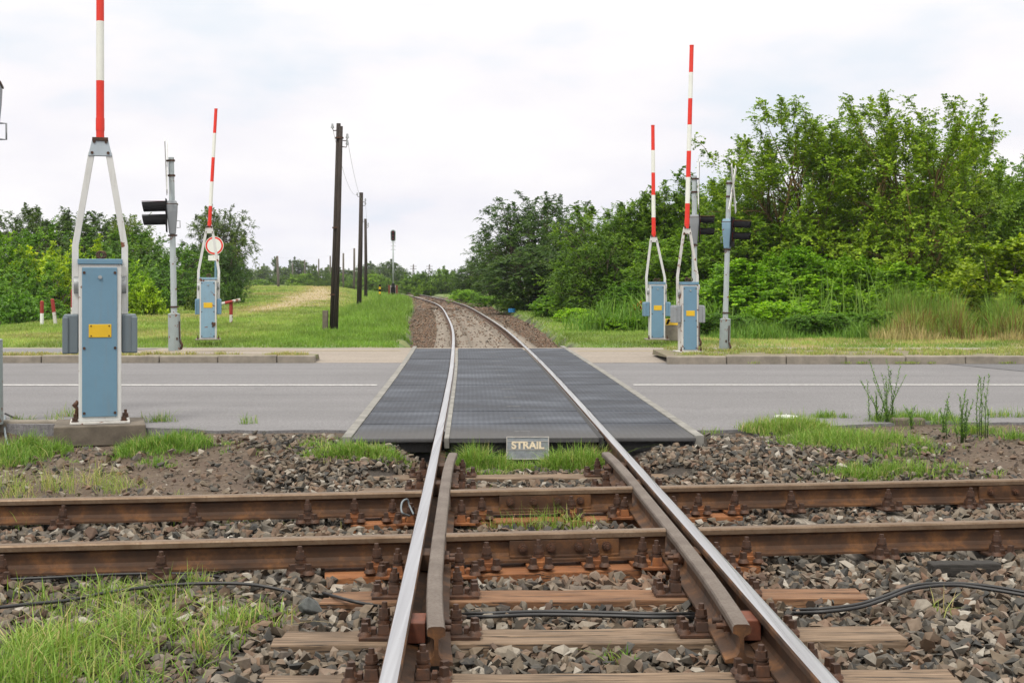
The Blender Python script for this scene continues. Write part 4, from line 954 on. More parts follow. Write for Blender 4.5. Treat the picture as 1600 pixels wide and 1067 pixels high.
def crown_tree(seed, H, Wd, cb, nlobe, nclump, twigs, leaves, tl, leaf, up=0.35, droop=0.3, shoots=0, stems=1, sl=1.0, flat=1.0, tone=0.0, barkmat='bark', surf=0.55, bare=0):
    r = np.random.default_rng(seed); rad = Wd / 2
    cz = r.uniform(0, 1, nlobe); lz = cb + (H - cb) * (0.14 + 0.66 * cz); ang = np.arange(nlobe) * 2.4 + r.uniform(0, 1, nlobe)
    prof = np.sqrt(np.clip(1 - ((cz - 0.35) / 0.8) ** 2, 0.1, 1)); rr = rad * 0.62 * prof * r.uniform(0.5, 1.05, nlobe)
    lx = np.cos(ang) * rr; ly = np.sin(ang) * rr; LR = rad * r.uniform(0.40, 0.60, nlobe) * (0.75 + 0.35 * prof)
    LC = np.stack([lx, ly, lz], -1)
    k = r.choice(nlobe, nclump, p=LR ** 2 / (LR ** 2).sum()); d = r.normal(size=(nclump, 3)); d[:, 2] += 0.25; d /= np.linalg.norm(d, axis=1)[:, None]
    q = (surf + (1.08 - surf) * r.random(nclump) ** 0.6)
    C = LC[k] + d * (LR[k] * q)[:, None] * np.array([1, 1, 0.85 * flat]); C[:, 2] = np.clip(C[:, 2], cb * 0.5 + 0.15, H)
    od = C - np.array([0, 0, cb + (H - cb) * 0.35]); od /= np.linalg.norm(od, axis=1)[:, None]
    V, tint, cc = leaf_cloud(C, od, r, twigs, leaves, tl, leaf, up, droop)
    Vs = [V]; Ts = [tint]; Cs = [cc]
    mb = MB()
    if shoots:                       # long airy shoots rising over the outline
        top = np.argsort(-(C[:, 2] + r.normal(0, 0.12 * H, nclump)))[:shoots]
        for i in top:
            dd = Vector((od[i, 0] * 0.7 + r.normal(0, 0.3), od[i, 1] * 0.7 + r.normal(0, 0.3), 1.0)).normalized(); L = sl * r.uniform(0.35, 1.0) * H / 9
            pts = [Vector(C[i]) + dd * (L * f_) + Vector((r.normal(0, 0.05), r.normal(0, 0.05), 0)) * f_ for f_ in (0, 0.33, 0.66, 1.0)]
            mb.tube(pts, [0.02, 0.015, 0.01, 0.005], 4)
            cc_ = np.array([pts[0].lerp(pts[3], f_)[:] for f_ in np.linspace(0.25, 1, 6)])
            v_, t_, c_ = leaf_cloud(cc_, np.tile(np.array(dd[:]), (6, 1)), r, 3, leaves, tl * 0.5, leaf * 0.9, 0.1, 0.5, 0.04); Vs.append(v_); Ts.append(t_); Cs.append(c_)
    # trunk and limbs
    tr = 0.018 * H + 0.03; 
    for s_ in range(stems):
        a0 = s_ * 6.28 / stems + r.random(); spread = 0.0 if stems == 1 else 0.25 * rad
        b0 = Vector((math.cos(a0) * 0.12 * (stems > 1), math.sin(a0) * 0.12 * (stems > 1), -0.3)); f0 = Vector((math.cos(a0) * spread, math.sin(a0) * spread, max(0.6, cb * 0.9)))
        mb.tube([b0, b0.lerp(f0, 0.5) + Vector((r.normal(0, 0.05), r.normal(0, 0.05), 0)), f0], [tr, tr * 0.85, tr * 0.7], 8)
        for j in range(s_, nlobe, stems):
            c = Vector(LC[j]); mid = f0.lerp(c, 0.5) + Vector((r.normal(0, 0.15), r.normal(0, 0.15), 0.15)) 
            mb.tube([f0, mid, c], [tr * 0.55, tr * 0.38, tr * 0.22], 6)
            own = np.where(k == j)[0]
            for i in own[:max(4, int(len(own) * 0.45))]:
                e_ = Vector(C[i]); s0 = mid.lerp(c, r.random()); mb.tube([s0, s0.lerp(e_, 0.5) + Vector((0, 0, r.normal(0, 0.08))), e_], [tr * 0.18, tr * 0.12, 0.008], 4)
    for _ in range(bare):
        a0 = r.random() * 6.28; b0 = Vector((0, 0, cb * 0.5)); e_ = Vector((math.cos(a0) * rad * r.uniform(0.5, 0.95), math.sin(a0) * rad * r.uniform(0.5, 0.95), H * r.uniform(0.45, 0.8)))
        m_ = b0.lerp(e_, 0.5) + Vector((r.normal(0, 0.2), r.normal(0, 0.2), 0.2)); mb.tube([b0, m_, e_], [0.07, 0.045, 0.015], 6)
        for _k in range(6):
            f_ = r.uniform(0.3, 0.95); s0 = (b0.lerp(m_, f_ * 2) if f_ < 0.5 else m_.lerp(e_, f_ * 2 - 1)); g_ = s0 + Vector((r.normal(0, 0.7), r.normal(0, 0.7), r.uniform(0.2, 1.0))); mb.tube([s0, g_], [0.025, 0.006], 4)
    V = np.concatenate(Vs); tint = np.concatenate(Ts); cc = np.concatenate(Cs); N = len(V)
    A = np.stack([tint, cc * 0.8, 0 * tint, 0 * tint + 1], -1); 
    lm = np_mesh('crown', V.reshape(-1, 3), np.arange(N * 4), 4, [M['leaf']], {'tint': np.repeat(A, 4, axis=0)})
    tmsh = mb.mesh('trunk', [M[barkmat]])
    zc_ = V[:, 2, 2]; xc_ = V[:, 2, 0]
    return lm, tmsh, float(np.percentile(zc_, 99.93)), float(np.percentile(xc_, 99) - np.percentile(xc_, 1))
T = {}
T['ash'] = crown_tree(1, 9, 9, 0.8, 20, 620, 7, 17, 0.8, 0.135, 0.45, 0.35, 14, 2, surf=0.4)
T['ash2'] = crown_tree(2, 9, 8, 0.6, 18, 580, 7, 17, 0.75, 0.135, 0.45, 0.35, 16, 3, surf=0.4)
T['tall'] = crown_tree(3, 9, 6.5, 0.6, 18, 500, 7, 17, 0.75, 0.13, 0.6, 0.2, 18, 2, surf=0.4)
T['robinia'] = crown_tree(4, 8, 9, 0.5, 22, 560, 7, 15, 0.65, 0.12, 0.2, 0.5, 10, 2, surf=0.35)
T['airy'] = crown_tree(5, 9, 8.5, 1.2, 15, 380, 7, 16, 0.95, 0.125, 0.6, 0.3, 75, 3, surf=0.3, barkmat='bark_lichen', bare=9, sl=1.5)
T['dense'] = crown_tree(6, 8, 8.5, 0.2, 20, 640, 7, 17, 0.65, 0.135, 0.25, 0.4, 4, 2, surf=0.5)
T['shrub'] = crown_tree(7, 3, 4, 0.1, 12, 300, 6, 14, 0.45, 0.13, 0.5, 0.3, 10, 4)
T['shrub2'] = crown_tree(8, 3, 3.6, 0.1, 11, 270, 6, 14, 0.42, 0.12, 0.7, 0.25, 14, 4)
T['round'] = crown_tree(9, 2, 3, 0.05, 10, 260, 6, 10, 0.28, 0.10, 0.3, 0.3, 0, 3, surf=0.6)
T['far'] = crown_tree(10, 9, 9, 0.6, 14, 330, 5, 8, 0.9, 0.34, 0.3, 0.3, 4, 1)
T['farp'] = crown_tree(11, 10, 4, 0.8, 12, 200, 5, 8, 0.6, 0.28, 0.8, 0.1, 6, 1)
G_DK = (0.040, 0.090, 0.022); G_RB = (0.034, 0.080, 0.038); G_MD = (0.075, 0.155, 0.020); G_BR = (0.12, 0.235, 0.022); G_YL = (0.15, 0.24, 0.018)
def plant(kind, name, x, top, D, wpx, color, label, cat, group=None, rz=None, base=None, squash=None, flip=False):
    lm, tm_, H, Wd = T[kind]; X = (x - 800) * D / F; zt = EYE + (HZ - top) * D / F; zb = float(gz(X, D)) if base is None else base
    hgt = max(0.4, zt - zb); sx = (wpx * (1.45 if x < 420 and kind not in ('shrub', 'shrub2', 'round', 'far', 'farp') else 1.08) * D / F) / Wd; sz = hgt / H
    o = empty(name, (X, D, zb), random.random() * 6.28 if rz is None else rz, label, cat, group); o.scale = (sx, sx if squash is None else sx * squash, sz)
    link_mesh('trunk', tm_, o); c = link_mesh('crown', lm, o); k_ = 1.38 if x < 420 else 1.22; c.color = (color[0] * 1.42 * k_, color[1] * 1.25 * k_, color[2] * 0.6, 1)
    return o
random.seed(11)
tree_list = [
 # right side, big trees
 ('airy', 1425, 148, 41, 250, (0.105, 0.19, 0.022), 'tallest tree right of centre with yellow brown branches showing and an airy top'),
 ('airy', 1248, 160, 43, 250, (0.100, 0.185, 0.022), 'airy topped tree between the right signal and the tallest tree'),
 ('ash', 1330, 205, 47, 270, G_MD, 'broad green tree standing behind the airy topped trees'),
 ('ash2', 1515, 205, 47, 210, (0.075, 0.16, 0.024), 'tall leafy tree right behind the tallest tree'),
 ('ash', 1600, 222, 46, 200, (0.075, 0.155, 0.022), 'large green tree at the right edge of the picture'),
 ('dense', 1650, 225, 42, 200, G_MD, 'dark leafy tree just cut by the right edge of the picture'),
 ('ash', 1548, 208, 44, 220, (0.085, 0.165, 0.022), 'rounded leafy tree between the tallest tree and the right edge'),
 ('tall', 1168, 270, 45, 140, (0.06, 0.14, 0.02), 'slender tree behind the right crossing signal'),
 ('tall', 1100, 262, 50, 150, (0.062, 0.135, 0.022), 'slim tree rising behind the nearer right barrier'),
 ('tall', 1050, 285, 50, 130, G_MD, 'slim tree with pointed top rising between the right barriers'),
 ('tall', 990, 292, 50, 120, (0.065, 0.14, 0.022), 'slim tree with pointed top just left of the farther right barrier'),
 ('ash2', 945, 315, 52, 150, (0.070, 0.15, 0.022), 'bright green tree beside the big dark robinia'),
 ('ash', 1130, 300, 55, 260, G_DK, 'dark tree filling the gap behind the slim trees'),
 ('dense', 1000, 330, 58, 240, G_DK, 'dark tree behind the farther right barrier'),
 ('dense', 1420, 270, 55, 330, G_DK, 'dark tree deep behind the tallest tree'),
 ('robinia', 832, 300, 70, 165, G_RB, 'big dark robinia right of the curving track'),
 ('robinia', 778, 372, 85, 95, G_RB, 'lower dark tree just left of the big robinia'),
 ('robinia', 890, 335, 66, 100, G_RB, 'dark tree at the right flank of the big robinia'),
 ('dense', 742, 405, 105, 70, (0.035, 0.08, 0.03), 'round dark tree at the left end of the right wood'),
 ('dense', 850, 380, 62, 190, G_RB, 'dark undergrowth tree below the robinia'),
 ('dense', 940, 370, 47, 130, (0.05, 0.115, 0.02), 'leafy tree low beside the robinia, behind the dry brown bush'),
 ('ash2', 1075, 350, 43, 150, (0.075, 0.165, 0.02), 'bright leafy tree behind the nearer right barrier'),
 ('dense', 1200, 330, 42, 170, (0.07, 0.15, 0.02), 'leafy tree filling the space right of the right signal'),
 ('ash2', 1500, 330, 43, 200, (0.06, 0.135, 0.02), 'leafy tree low behind the dry weeds'),
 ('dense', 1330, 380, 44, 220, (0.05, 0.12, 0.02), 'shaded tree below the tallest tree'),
 # left side
 ('dense', 30, 352, 58, 150, (0.055, 0.135, 0.020), 'green willow like tree at the left edge behind the bank'),
 ('dense', -30, 345, 55, 130, (0.06, 0.14, 0.022), 'leafy tree cut by the left edge of the picture'),
 ('dense', 105, 372, 56, 130, G_YL, 'yellow green tree behind the two red and white posts'),
 ('dense', 60, 400, 52, 150, (0.05, 0.125, 0.022), 'low green tree just behind the leftmost post'),
 ('dense', 170, 395, 54, 110, (0.09, 0.19, 0.02), 'bright tree directly behind the near barrier'),
 ('dense', 175, 352, 70, 160, (0.04, 0.10, 0.022), 'dark green tree above the near barrier'),
 ('dense', 245, 362, 74, 150, (0.045, 0.11, 0.022), 'mid green tree left of the left crossing signal'),
 ('dense', 255, 395, 66, 130, (0.04, 0.105, 0.022), 'round green tree behind the left crossing signal'),
 ('dense', 300, 410, 68, 75, (0.03, 0.082, 0.024), 'dark tree behind the farther left barrier'),
 ('robinia', 345, 320, 88, 72, (0.045, 0.085, 0.04), 'airy grey green tree above the round prohibition sign'),
 ('dense', 352, 382, 80, 50, (0.026, 0.07, 0.026), 'dark round tree right of the farther left barrier'),
 ('dense', 305, 378, 82, 72, (0.03, 0.08, 0.022), 'dark tree left of the round prohibition sign'),
 ('robinia', 15, 318, 95, 121, (0.035, 0.07, 0.032), 'grey green tree top at the far left of the skyline'),
 ('robinia', 85, 325, 95, 135, (0.035, 0.075, 0.03), 'dark tree top above the yellow green tree'),
 ('robinia', 155, 332, 98, 121, (0.03, 0.065, 0.028), 'dark tree top seen through the struts of the near barrier'),
 ('airy', 215, 335, 96, 70, (0.07, 0.12, 0.05), 'thin pale tree top left of the left signal'),
 ('dense', 372, 400, 110, 28, (0.03, 0.075, 0.03), 'dark tree at the right end of the left wood'),
]
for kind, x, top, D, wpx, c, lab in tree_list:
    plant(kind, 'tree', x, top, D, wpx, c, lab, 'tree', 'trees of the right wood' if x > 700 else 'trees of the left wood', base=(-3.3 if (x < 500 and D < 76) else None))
shrub_list = [
 ('round', 968, 497, 36.5, 60, (0.10, 0.22, 0.022), 'low bush spreading at the left foot of the farther right barrier'),
 ('round', 915, 484, 46, 50, (0.10, 0.21, 0.022), 'low bush behind the two bright round ones'),
 ('round', 1105, 487, 33, 60, (0.05, 0.13, 0.035), 'low blue green bush left of the right signal foot'),
 ('round', 1160, 492, 32.6, 60, (0.05, 0.13, 0.035), 'low blue green bush right of the right signal foot'),
 ('round', 1262, 490, 32.5, 70, (0.05, 0.13, 0.035), 'low blue green bush right of the round bright one'),
 ('round', 1320, 488, 32.8, 70, (0.055, 0.14, 0.035), 'low blue green bush below the fresh green shrub'),
 ('round', 1372, 484, 32.6, 60, (0.06, 0.14, 0.035), 'low bush at the left end of the dry weeds'),
 ('shrub2', 1450, 455, 34.5, 80, (0.075, 0.16, 0.025), 'leafy bush rising out of the dry weeds'),
 ('shrub2', 1170, 405, 38, 130, (0.085, 0.20, 0.02), 'leafy shrub right of the right signal post'),
 ('shrub', 1240, 385, 39, 130, (0.075, 0.18, 0.02), 'tall shrub below the left flank of the tallest tree'),
 ('shrub2', 1290, 430, 37, 130, (0.10, 0.22, 0.022), 'fresh green shrub below the yellow brown branches'),
 ('shrub', 1355, 400, 38, 130, (0.08, 0.18, 0.02), 'shrub in front of the trunk of the tallest tree'),
 ('shrub2', 1420, 410, 37, 120, (0.085, 0.185, 0.022), 'shrub left behind the dry weeds'),
 ('shrub2', 1565, 370, 35, 190, (0.12, 0.20, 0.02), 'yellow green shrub with small reddish fruit at the right edge'),
 ('shrub', 1490, 440, 36, 110, (0.05, 0.12, 0.02), 'darker shrub behind the dry weeds'),
 ('round', 1215, 470, 33.5, 90, (0.12, 0.26, 0.02), 'round bright green bush before the reeds'),
 ('shrub', 1130, 430, 40, 110, (0.07, 0.165, 0.02), 'shrub behind the foot of the right signal'),
 ('shrub', 1060, 440, 42, 120, (0.06, 0.15, 0.02), 'shrub behind the nearer right barrier cabinet'),
 ('round', 898, 481, 44, 50, (0.15, 0.30, 0.022), 'bright round bush right of the blue box'),
 ('round', 940, 492, 40, 60, (0.14, 0.29, 0.022), 'bright low bush left of the farther right barrier'),
 ('shrub', 862, 458, 50, 60, (0.07, 0.17, 0.025), 'leafy bush below the robinia'),
 ('shrub2', 905, 450, 48, 80, (0.08, 0.18, 0.025), 'shrub with long leaves below the robinia'),
 ('round', 807, 468, 62, 40, (0.13, 0.27, 0.022), 'small bright bush behind the blue box'),
 ('shrub', 985, 440, 41, 90, (0.05, 0.13, 0.02), 'dark shrub left of the farther right barrier cabinet'),
 ('round', 727, 452, 92, 40, (0.10, 0.22, 0.03), 'bright bush at the outside of the curve'),
 ('round', 765, 462, 78, 50, (0.07, 0.17, 0.025), 'low bush along the outside of the curve'),
 ('shrub', 320, 440, 60, 60, (0.04, 0.075, 0.02), 'olive bush left of the farther left barrier'),
 ('shrub', 215, 440, 52, 80, (0.11, 0.20, 0.018), 'yellow green bush right of the near barrier cabinet'),
 ('shrub2', 250, 450, 55, 60, (0.05, 0.125, 0.04), 'blue green bush left of the left signal post'),
 ('shrub', 365, 440, 70, 46, (0.03, 0.075, 0.025), 'dark bush at the foot of the left wood'),
 ('round', 20, 455, 47, 120, (0.04, 0.11, 0.02), 'dark bush at the left edge behind the bank'),
]
for kind, x, top, D, wpx, c, lab in shrub_list:
    plant(kind, 'shrub', x, top, D, wpx, c, lab, 'shrub', 'shrubs of the right wood' if x > 700 else 'shrubs of the left wood', base=(-2.6 if x < 500 else None))
def brown_bush(x, top, D, w_, lab):
    o = plant('round', 'shrub', x, top, D, w_, (0.20, 0.085, 0.035), lab, 'shrub')
brown_bush(1012, 470, 38, 40, 'withered reddish brown bush left of the farther right barrier'); brown_bush(362, 455, 74, 22, 'small withered brown bush behind the red and white bar')
# haze: the air itself
hz = bpy.data.materials.new('haze_air'); hz.use_nodes = True; hn = hz.node_tree; hn.nodes.clear()
ho = hn.nodes.new('ShaderNodeOutputMaterial'); pv = hn.nodes.new('ShaderNodeVolumePrincipled'); pv.inputs['Color'].default_value = (0.80, 0.89, 1.0, 1); pv.inputs['Density'].default_value = 0.00017; hn.links.new(pv.outputs[0], ho.inputs['Volume'])
b = MB(); b.box((0, 395, 3.5), (1660, 910, 19)); hzo = b.build('haze', hz); tag(hzo, 'thin bluish summer haze over the whole place', 'haze', kind='stuff'); hzo.display_type = 'WIRE'
# distant tree lines
hedge = [(410, 438), (440, 432), (470, 428), (500, 425), (530, 428), (560, 430), (590, 428), (620, 425), (648, 428), (668, 424), (690, 420), (712, 425)]
dk = [(0.06, 0.13, 0.025), (0.045, 0.10, 0.025), (0.08, 0.165, 0.025), (0.035, 0.08, 0.025)]
words = ['left of the grey pole', 'at the grey pole', 'right of the grey pole', 'left of the tallest telegraph pole', 'right of the tallest telegraph pole', 'left of the third pole', 'behind the striped post', 'behind the rail signal', 'just right of the rail signal', 'above the vanishing track', 'pale one beside the vanishing track', 'at the foot of the right wood']
for i, (x, top) in enumerate(hedge):
    D = 215 + 30 * math.sin(i * 1.7) if x < 640 else 165
    plant('dense' if i % 2 else 'far', 'tree', x, top - 4, D, 52, dk[i % 4], f'small distant green tree of the hedge, {words[i]}', 'tree', 'hedge trees beyond the curve', base=-2.0)
    plant('dense', 'shrub', x + 14, top + 8, D - 22, 46, dk[(i + 2) % 4], f'distant low bush before the hedge, {words[i]}', 'shrub', 'low bushes before the far hedge', base=-2.0)
farl = [(415, 412, 30), (432, 401, 14), (447, 415, 26), (466, 402, 38), (492, 413, 12), (515, 414, 34), (540, 418, 34), (570, 408, 40), (603, 405, 44), (628, 415, 22), (395, 417, 30), (655, 425, 26), (485, 420, 30), (590, 418, 40), (550, 420, 30)]
fw = ['round one left of the grey pole', 'slender poplar like one by the grey pole', 'low one right of the grey pole', 'large domed one between the thin poles', 'small pointed one by the thin pole', 'wide one left of the tallest pole', 'low one right of the tallest pole', 'broad one behind the second pole', 'broad one left of the rail signal', 'small one right of the rail signal', 'low one at the end of the left wood', 'faint one above the vanishing track', 'low one before the domed one', 'low one behind the third pole', 'low one between the poles']
for i, (x, top, w_) in enumerate(farl):
    plant('farp' if w_ < 16 else 'far', 'tree', x, top, 330 + 12 * (i % 4), w_ * 1.15, (0.045, 0.085, 0.045), f'hazy far tree on the horizon, {fw[i]}', 'tree', 'far trees on the horizon', base=-2.0)

# weedy plants at the near right
def weed(x, y, hgt, n, seed, lab, spread=0.16, leafl=0.035, z=-0.08):
    r = np.random.default_rng(seed); c = px(x, y, z); root = empty('weed_plant', (c.x, c.y, float(gz(c.x, c.y))), 0, lab, 'weed', 'upright weeds before the road at the right')
    mb = MB(); Vs = []; ts = []
    for i in range(n):
        a = r.uniform(0, 6.28); s_ = r.uniform(0.1, 1) * spread; H = hgt * r.uniform(0.6, 1.0); b0 = Vector((r.normal(0, 0.025), r.normal(0, 0.02), 0)); e_ = b0 + Vector((math.cos(a) * s_, math.sin(a) * s_ * 0.6, H)); m_ = b0.lerp(e_, 0.5) + Vector((-math.cos(a) * 0.02, 0, 0))
        mb.tube([b0, m_, e_], [0.004, 0.003, 0.0015], 5); k = int(H / 0.008)
        f_ = np.linspace(0.12, 1, k); p = np.array([(b0.lerp(m_, q * 2) if q < 0.5 else m_.lerp(e_, q * 2 - 1))[:] for q in f_]); an = r.uniform(0, 6.28, k)
        L = 1.35 * leafl * (1.1 - 0.5 * f_) * r.uniform(0.7, 1.2, k); ax = np.stack([np.cos(an), np.sin(an), r.uniform(0.5, 1.0, k)], -1); ax /= np.linalg.norm(ax, axis=1)[:, None]; wv = np.cross(ax, [0, 0, 1.0]); wv /= np.linalg.norm(wv, axis=1)[:, None]
        A_ = ax * L[:, None]; W_ = wv * 0.0055; Vs.append(np.stack([p, p + A_ * 0.5 + W_, p + A_, p + A_ * 0.5 - W_], 1)); ts.append(r.random(k))
    V = np.concatenate(Vs); tt = np.concatenate(ts); A = np.stack([tt, tt * 0.4, 0 * tt, 0 * tt + 1], -1)
    me = np_mesh('leaves', V.reshape(-1, 3), np.arange(len(V) * 4), 4, [M['leaf']], {'tint': np.repeat(A, 4, axis=0)}); mb.build('stem', simple('weed_stem', (0.08, 0.13, 0.04), 0.7), root)
    o = link_mesh('leaves', me, root); o.color = (0.10, 0.21, 0.045, 1)
weed(1385, 668, 0.66, 9, 1, 'tallest wiry weed standing at the road edge, dark green with thin branching stems', 0.24)
weed(1370, 666, 0.45, 5, 2, 'thin weed leaning left at the foot of the tallest one', 0.28)
weed(1505, 698, 0.50, 9, 3, 'bushy upright weed on the bare soil, nearer the crossing rails', 0.14, 0.03)
weed(1535, 690, 0.58, 5, 4, 'single tall stem right of the bushy weed', 0.06, 0.03)
weed(1475, 692, 0.42, 5, 5, 'small weed left of the bushy one', 0.08, 0.03)
weed(1425, 676, 0.25, 6, 6, 'short pale weed between the tallest and the bushy one', 0.12, 0.03)

# ------------------------------------------------------------------ level crossing barriers
def barrier(D, xc, ybase, ytop, w_px, label, segs, ypiv, arm_top, arm_seg, arm_first, base_block=False, rusty=False, face='blue', rz=0.0, box='blue', arm_w=0.075, lean=(0, 0), segcol=0, fork_y=None, strut='white', mounds=False, rings=1, bx_y=(490, 550), bxw=None, sy0=None, spread=None):
    """all rows are photo rows measured on the barrier, D its distance"""
    s = D / F; Z = lambda y: EYE + (HZ - y) * s; X0 = (xc - 800) * s; zb = Z(ybase); zt = Z(ytop); w_ = w_px * s; dp = w_ * 0.95
    root = empty('level_crossing_barrier', (X0, D, zb), rz, label, 'barrier', 'level crossing barriers'); L = lambda y: Z(y) - zb
    if base_block:
        b = MB(); hb = 0.19; b.box((0, 0.02, -hb / 2 - 0.002), (0.82, 0.72, hb)); b.build('concrete_base', M['concrete_dark'], root, bevel=0.012)
        b = MB(); b.box((0, 0.0, 0.011), (0.54, 0.44, 0.022)); b.build('foot_plate', M['white_rusty'], root, bevel=0.004)
        for ax, ay in ((-0.225, -0.17), (0.215, -0.17), (-0.17, 0.17), (0.235, 0.17)):
            b = MB(); b.cyl((ax, ay, 0.022), (ax, ay, 0.032), 0.034, n=12); b.cyl((ax, ay, 0.032), (ax, ay, 0.062), 0.026, n=6, smooth=False); b.cyl((ax, ay, 0.062), (ax, ay, 0.098), 0.014, n=10); b.build('anchor_bolt', M['bolt_rust'], root)
        b = MB(); b.tube([(-0.22, 0.12, 0.03), (-0.21, 0.12, 0.12), (-0.235, 0.12, 0.15), (-0.20, 0.12, 0.19)], [0.02, 0.018, 0.026, 0.022], 8); b.build('rusty_lug', M['bolt_rust'], root)
        z0 = 0.022
    else: 
        z0 = 0.0; b = MB(); b.box((0, 0, 0.004), (w_ * 1.5, w_ * 1.5, 0.02)); b.build('foot_plate', M['concrete' if not rusty else 'white_rusty'], root, bevel=0.004)
        for ax in (-0.6, 0.62):
            b = MB(); b.cyl((ax * w_, -0.6 * w_, 0.01), (ax * w_, -0.6 * w_, 0.05), 0.02, n=6, smooth=False); b.cyl((ax * w_, -0.6 * w_, 0.05), (ax * w_, -0.6 * w_, 0.09), 0.012, n=8); b.build('anchor_bolt', M['bolt_rust'], root)
    H = zt - zb
    b = MB(); b.box((0, 0, z0 + (H - 0.045 - z0) / 2), (w_, dp, H - 0.045 - z0)); b.build('housing', M[strut if rusty else 'white'], root, bevel=0.008)
    b = MB(); b.box((0, -0.004, H - 0.02), (w_ * 1.05, dp * 1.06, 0.05)); b.build('lid', M[face], root, bevel=0.006)
    pt, pb_ = H - 0.075, z0 + 0.03 * H
    b = MB(); b.box((-0.004, -dp / 2 - 0.006, (pt + pb_) / 2), (w_ * 0.82, 0.014, pt - pb_)); pn = b.build('front_panel', M[face], root, bevel=0.004)
    for u in (-0.36, 0.36):
        for v_ in (0.965, 0.46, 0.025):
            b = MB(); q = Vector((u * w_ - 0.004, -dp / 2 - 0.013, pb_ + (pt - pb_) * v_)); b.cyl(q, q + Vector((0, -0.006, 0)), 0.013 * w_ / 0.38, n=10); b.build('screw', M['bolt_rust'], pn)
    b = MB(); q = Vector((0.0, -dp / 2 - 0.013, pb_ + (pt - pb_) * 0.935)); b.cyl(q, q + Vector((0, -0.014, 0)), 0.018 * w_ / 0.38, n=12); b.build('lock', M['steel'], pn)
    b = MB(); yz = pb_ + (pt - pb_) * 0.575; b.box((0.0, -dp / 2 - 0.0155, yz), (w_ * 0.53, 0.006, w_ * 0.32)); b.build('yellow_plate', M['yellow'], pn, bevel=0.003)
    if base_block:
        for u in (-0.21, 0.21):
            for v_ in (-0.12, 0.12): b = MB(); q = Vector((u * w_, -dp / 2 - 0.0185, yz + v_ * w_)); b.cyl(q, q + Vector((0, -0.003, 0)), 0.0075, n=8); b.build('screw', M['bolt_rust'], pn)
    for i in range(rings):
        b = MB(); cx_ = (i - (rings - 1) / 2) * 0.5 * w_ * 0.5 + 0.0; pts = []
        for k in range(17):
            t_ = k / 16 * 2 * math.pi; pts.append((cx_ + math.cos(t_) * 0.032, -0.05 - 0.004 * i, H + 0.045 + math.sin(t_) * 0.032))
        b.tube(pts, 0.009, 8); 
        if rings == 1: b.tube([(p_[0] + 0.02, p_[1] + 0.06, p_[2]) for p_ in pts], 0.009, 8)
        b.build('lifting_ring', M['bolt_rust'], root)
    # swing frame: two bent struts, head bracket, counterweights
    xs_ = (spread or w_px * 0.62) * s; ws = max(0.045, 0.165 * w_) * 0.95; zk = L(fork_y); zh = L(ypiv); zbx0, zbx1 = L(bx_y[0]), L(bx_y[1]); hw = w_ * 0.20; yo = 0.02
    leanx = lean[0]
    for sg_ in (-1, 1):
        b = MB(); xk = sg_ * xs_ * (1.0 if lean[1] == 0 else 1.0)
        pr = [(-ws / 2, -ws * 0.4), (ws / 2, -ws * 0.4), (ws / 2, ws * 0.4), (-ws / 2, ws * 0.4)]
        P3 = [Vector((xk + leanx * 0.0, yo, zbx0 + (-0.0))), Vector((xk + leanx * 0.35, yo, zk)), Vector((sg_ * hw + leanx, yo, zh - 0.005))]
        vs = []
        for p_ in P3:
            for a_, c_ in pr: vs.append(p_ + Vector((a_, c_, 0)))
        fs = []
        for i in range(2):
            for k in range(4): fs.append((4 * i + k, 4 * i + (k + 1) % 4, 4 * i + 4 + (k + 1) % 4, 4 * i + 4 + k))
        fs += [(3, 2, 1, 0), (8, 9, 10, 11)]; b.add(vs, fs); b.build('strut', M[strut], root, bevel=0.005)
        bw = (bxw or w_px * 0.34) * s; bx = sg_ * (xs_ + bw * 0.28 if bxw is None else w_ / 2 + bw / 2 + 0.004)
        b = MB(); b.box((bx, yo, (zbx0 + zbx1) / 2), (bw, dp * 0.85, abs(zbx0 - zbx1))); b.box((bx + sg_ * bw * 0.36, yo, (zbx0 + zbx1) / 2 - 0.01), (bw * 0.4, dp * 0.97, abs(zbx0 - zbx1) * 0.95)); b.build('counterweight', M[box], root, bevel=0.012)
    b = MB(); b.cyl((-xs_ - ws * 0.2, yo, L(fork_y) * 0.78), (xs_ + ws * 0.2, yo, L(fork_y) * 0.78), w_ * 0.22, n=18); b.build('axle', M['steel'], root)
    b = MB(); b.box((w_ / 2 + 0.02, yo - dp * 0.3, L(fork_y) * 0.86), (0.055, 0.02, 0.09)); b.build('stop_bracket', M['white'], root, bevel=0.003)
    # head bracket
    bh = w_ * 0.44; z1 = zh + bh * 0.1; b = MB(); vs = []
    for zz_, hh in ((zh - bh * 0.25, hw + ws * 0.55), (zh + bh * 0.75, hw * 0.72 + ws * 0.25)):
        for a_, c_ in ((-1, -1), (1, -1), (1, 1), (-1, 1)): vs.append((leanx + a_ * hh, yo + c_ * ws * 0.55, zz_))
    b.add(vs, [(0, 3, 2, 1), (4, 5, 6, 7), (0, 1, 5, 4), (1, 2, 6, 5), (2, 3, 7, 6), (3, 0, 4, 7)]); br = b.build('head_bracket', M[strut if not base_block else 'grey_head'], root, bevel=0.004)
    for u in (-1, 1):
        for v_ in (0, 1):
            b = MB(); q = Vector((leanx + u * hw * (0.95 - 0.25 * v_), yo - ws * 0.55, zh + bh * (-0.08 + 0.62 * v_))); b.cyl(q, q + Vector((0, -0.008, 0)), 0.014 * w_ / 0.38, n=8); b.build('bolt', M['bolt_rust'], br)
    zarm = zh + bh * 0.75
    b = MB(); b.box((leanx, yo, zarm - 0.01), (hw * 1.9, ws * 1.4, 0.035)); b.build('collar', M['bolt_rust'], root, bevel=0.003)
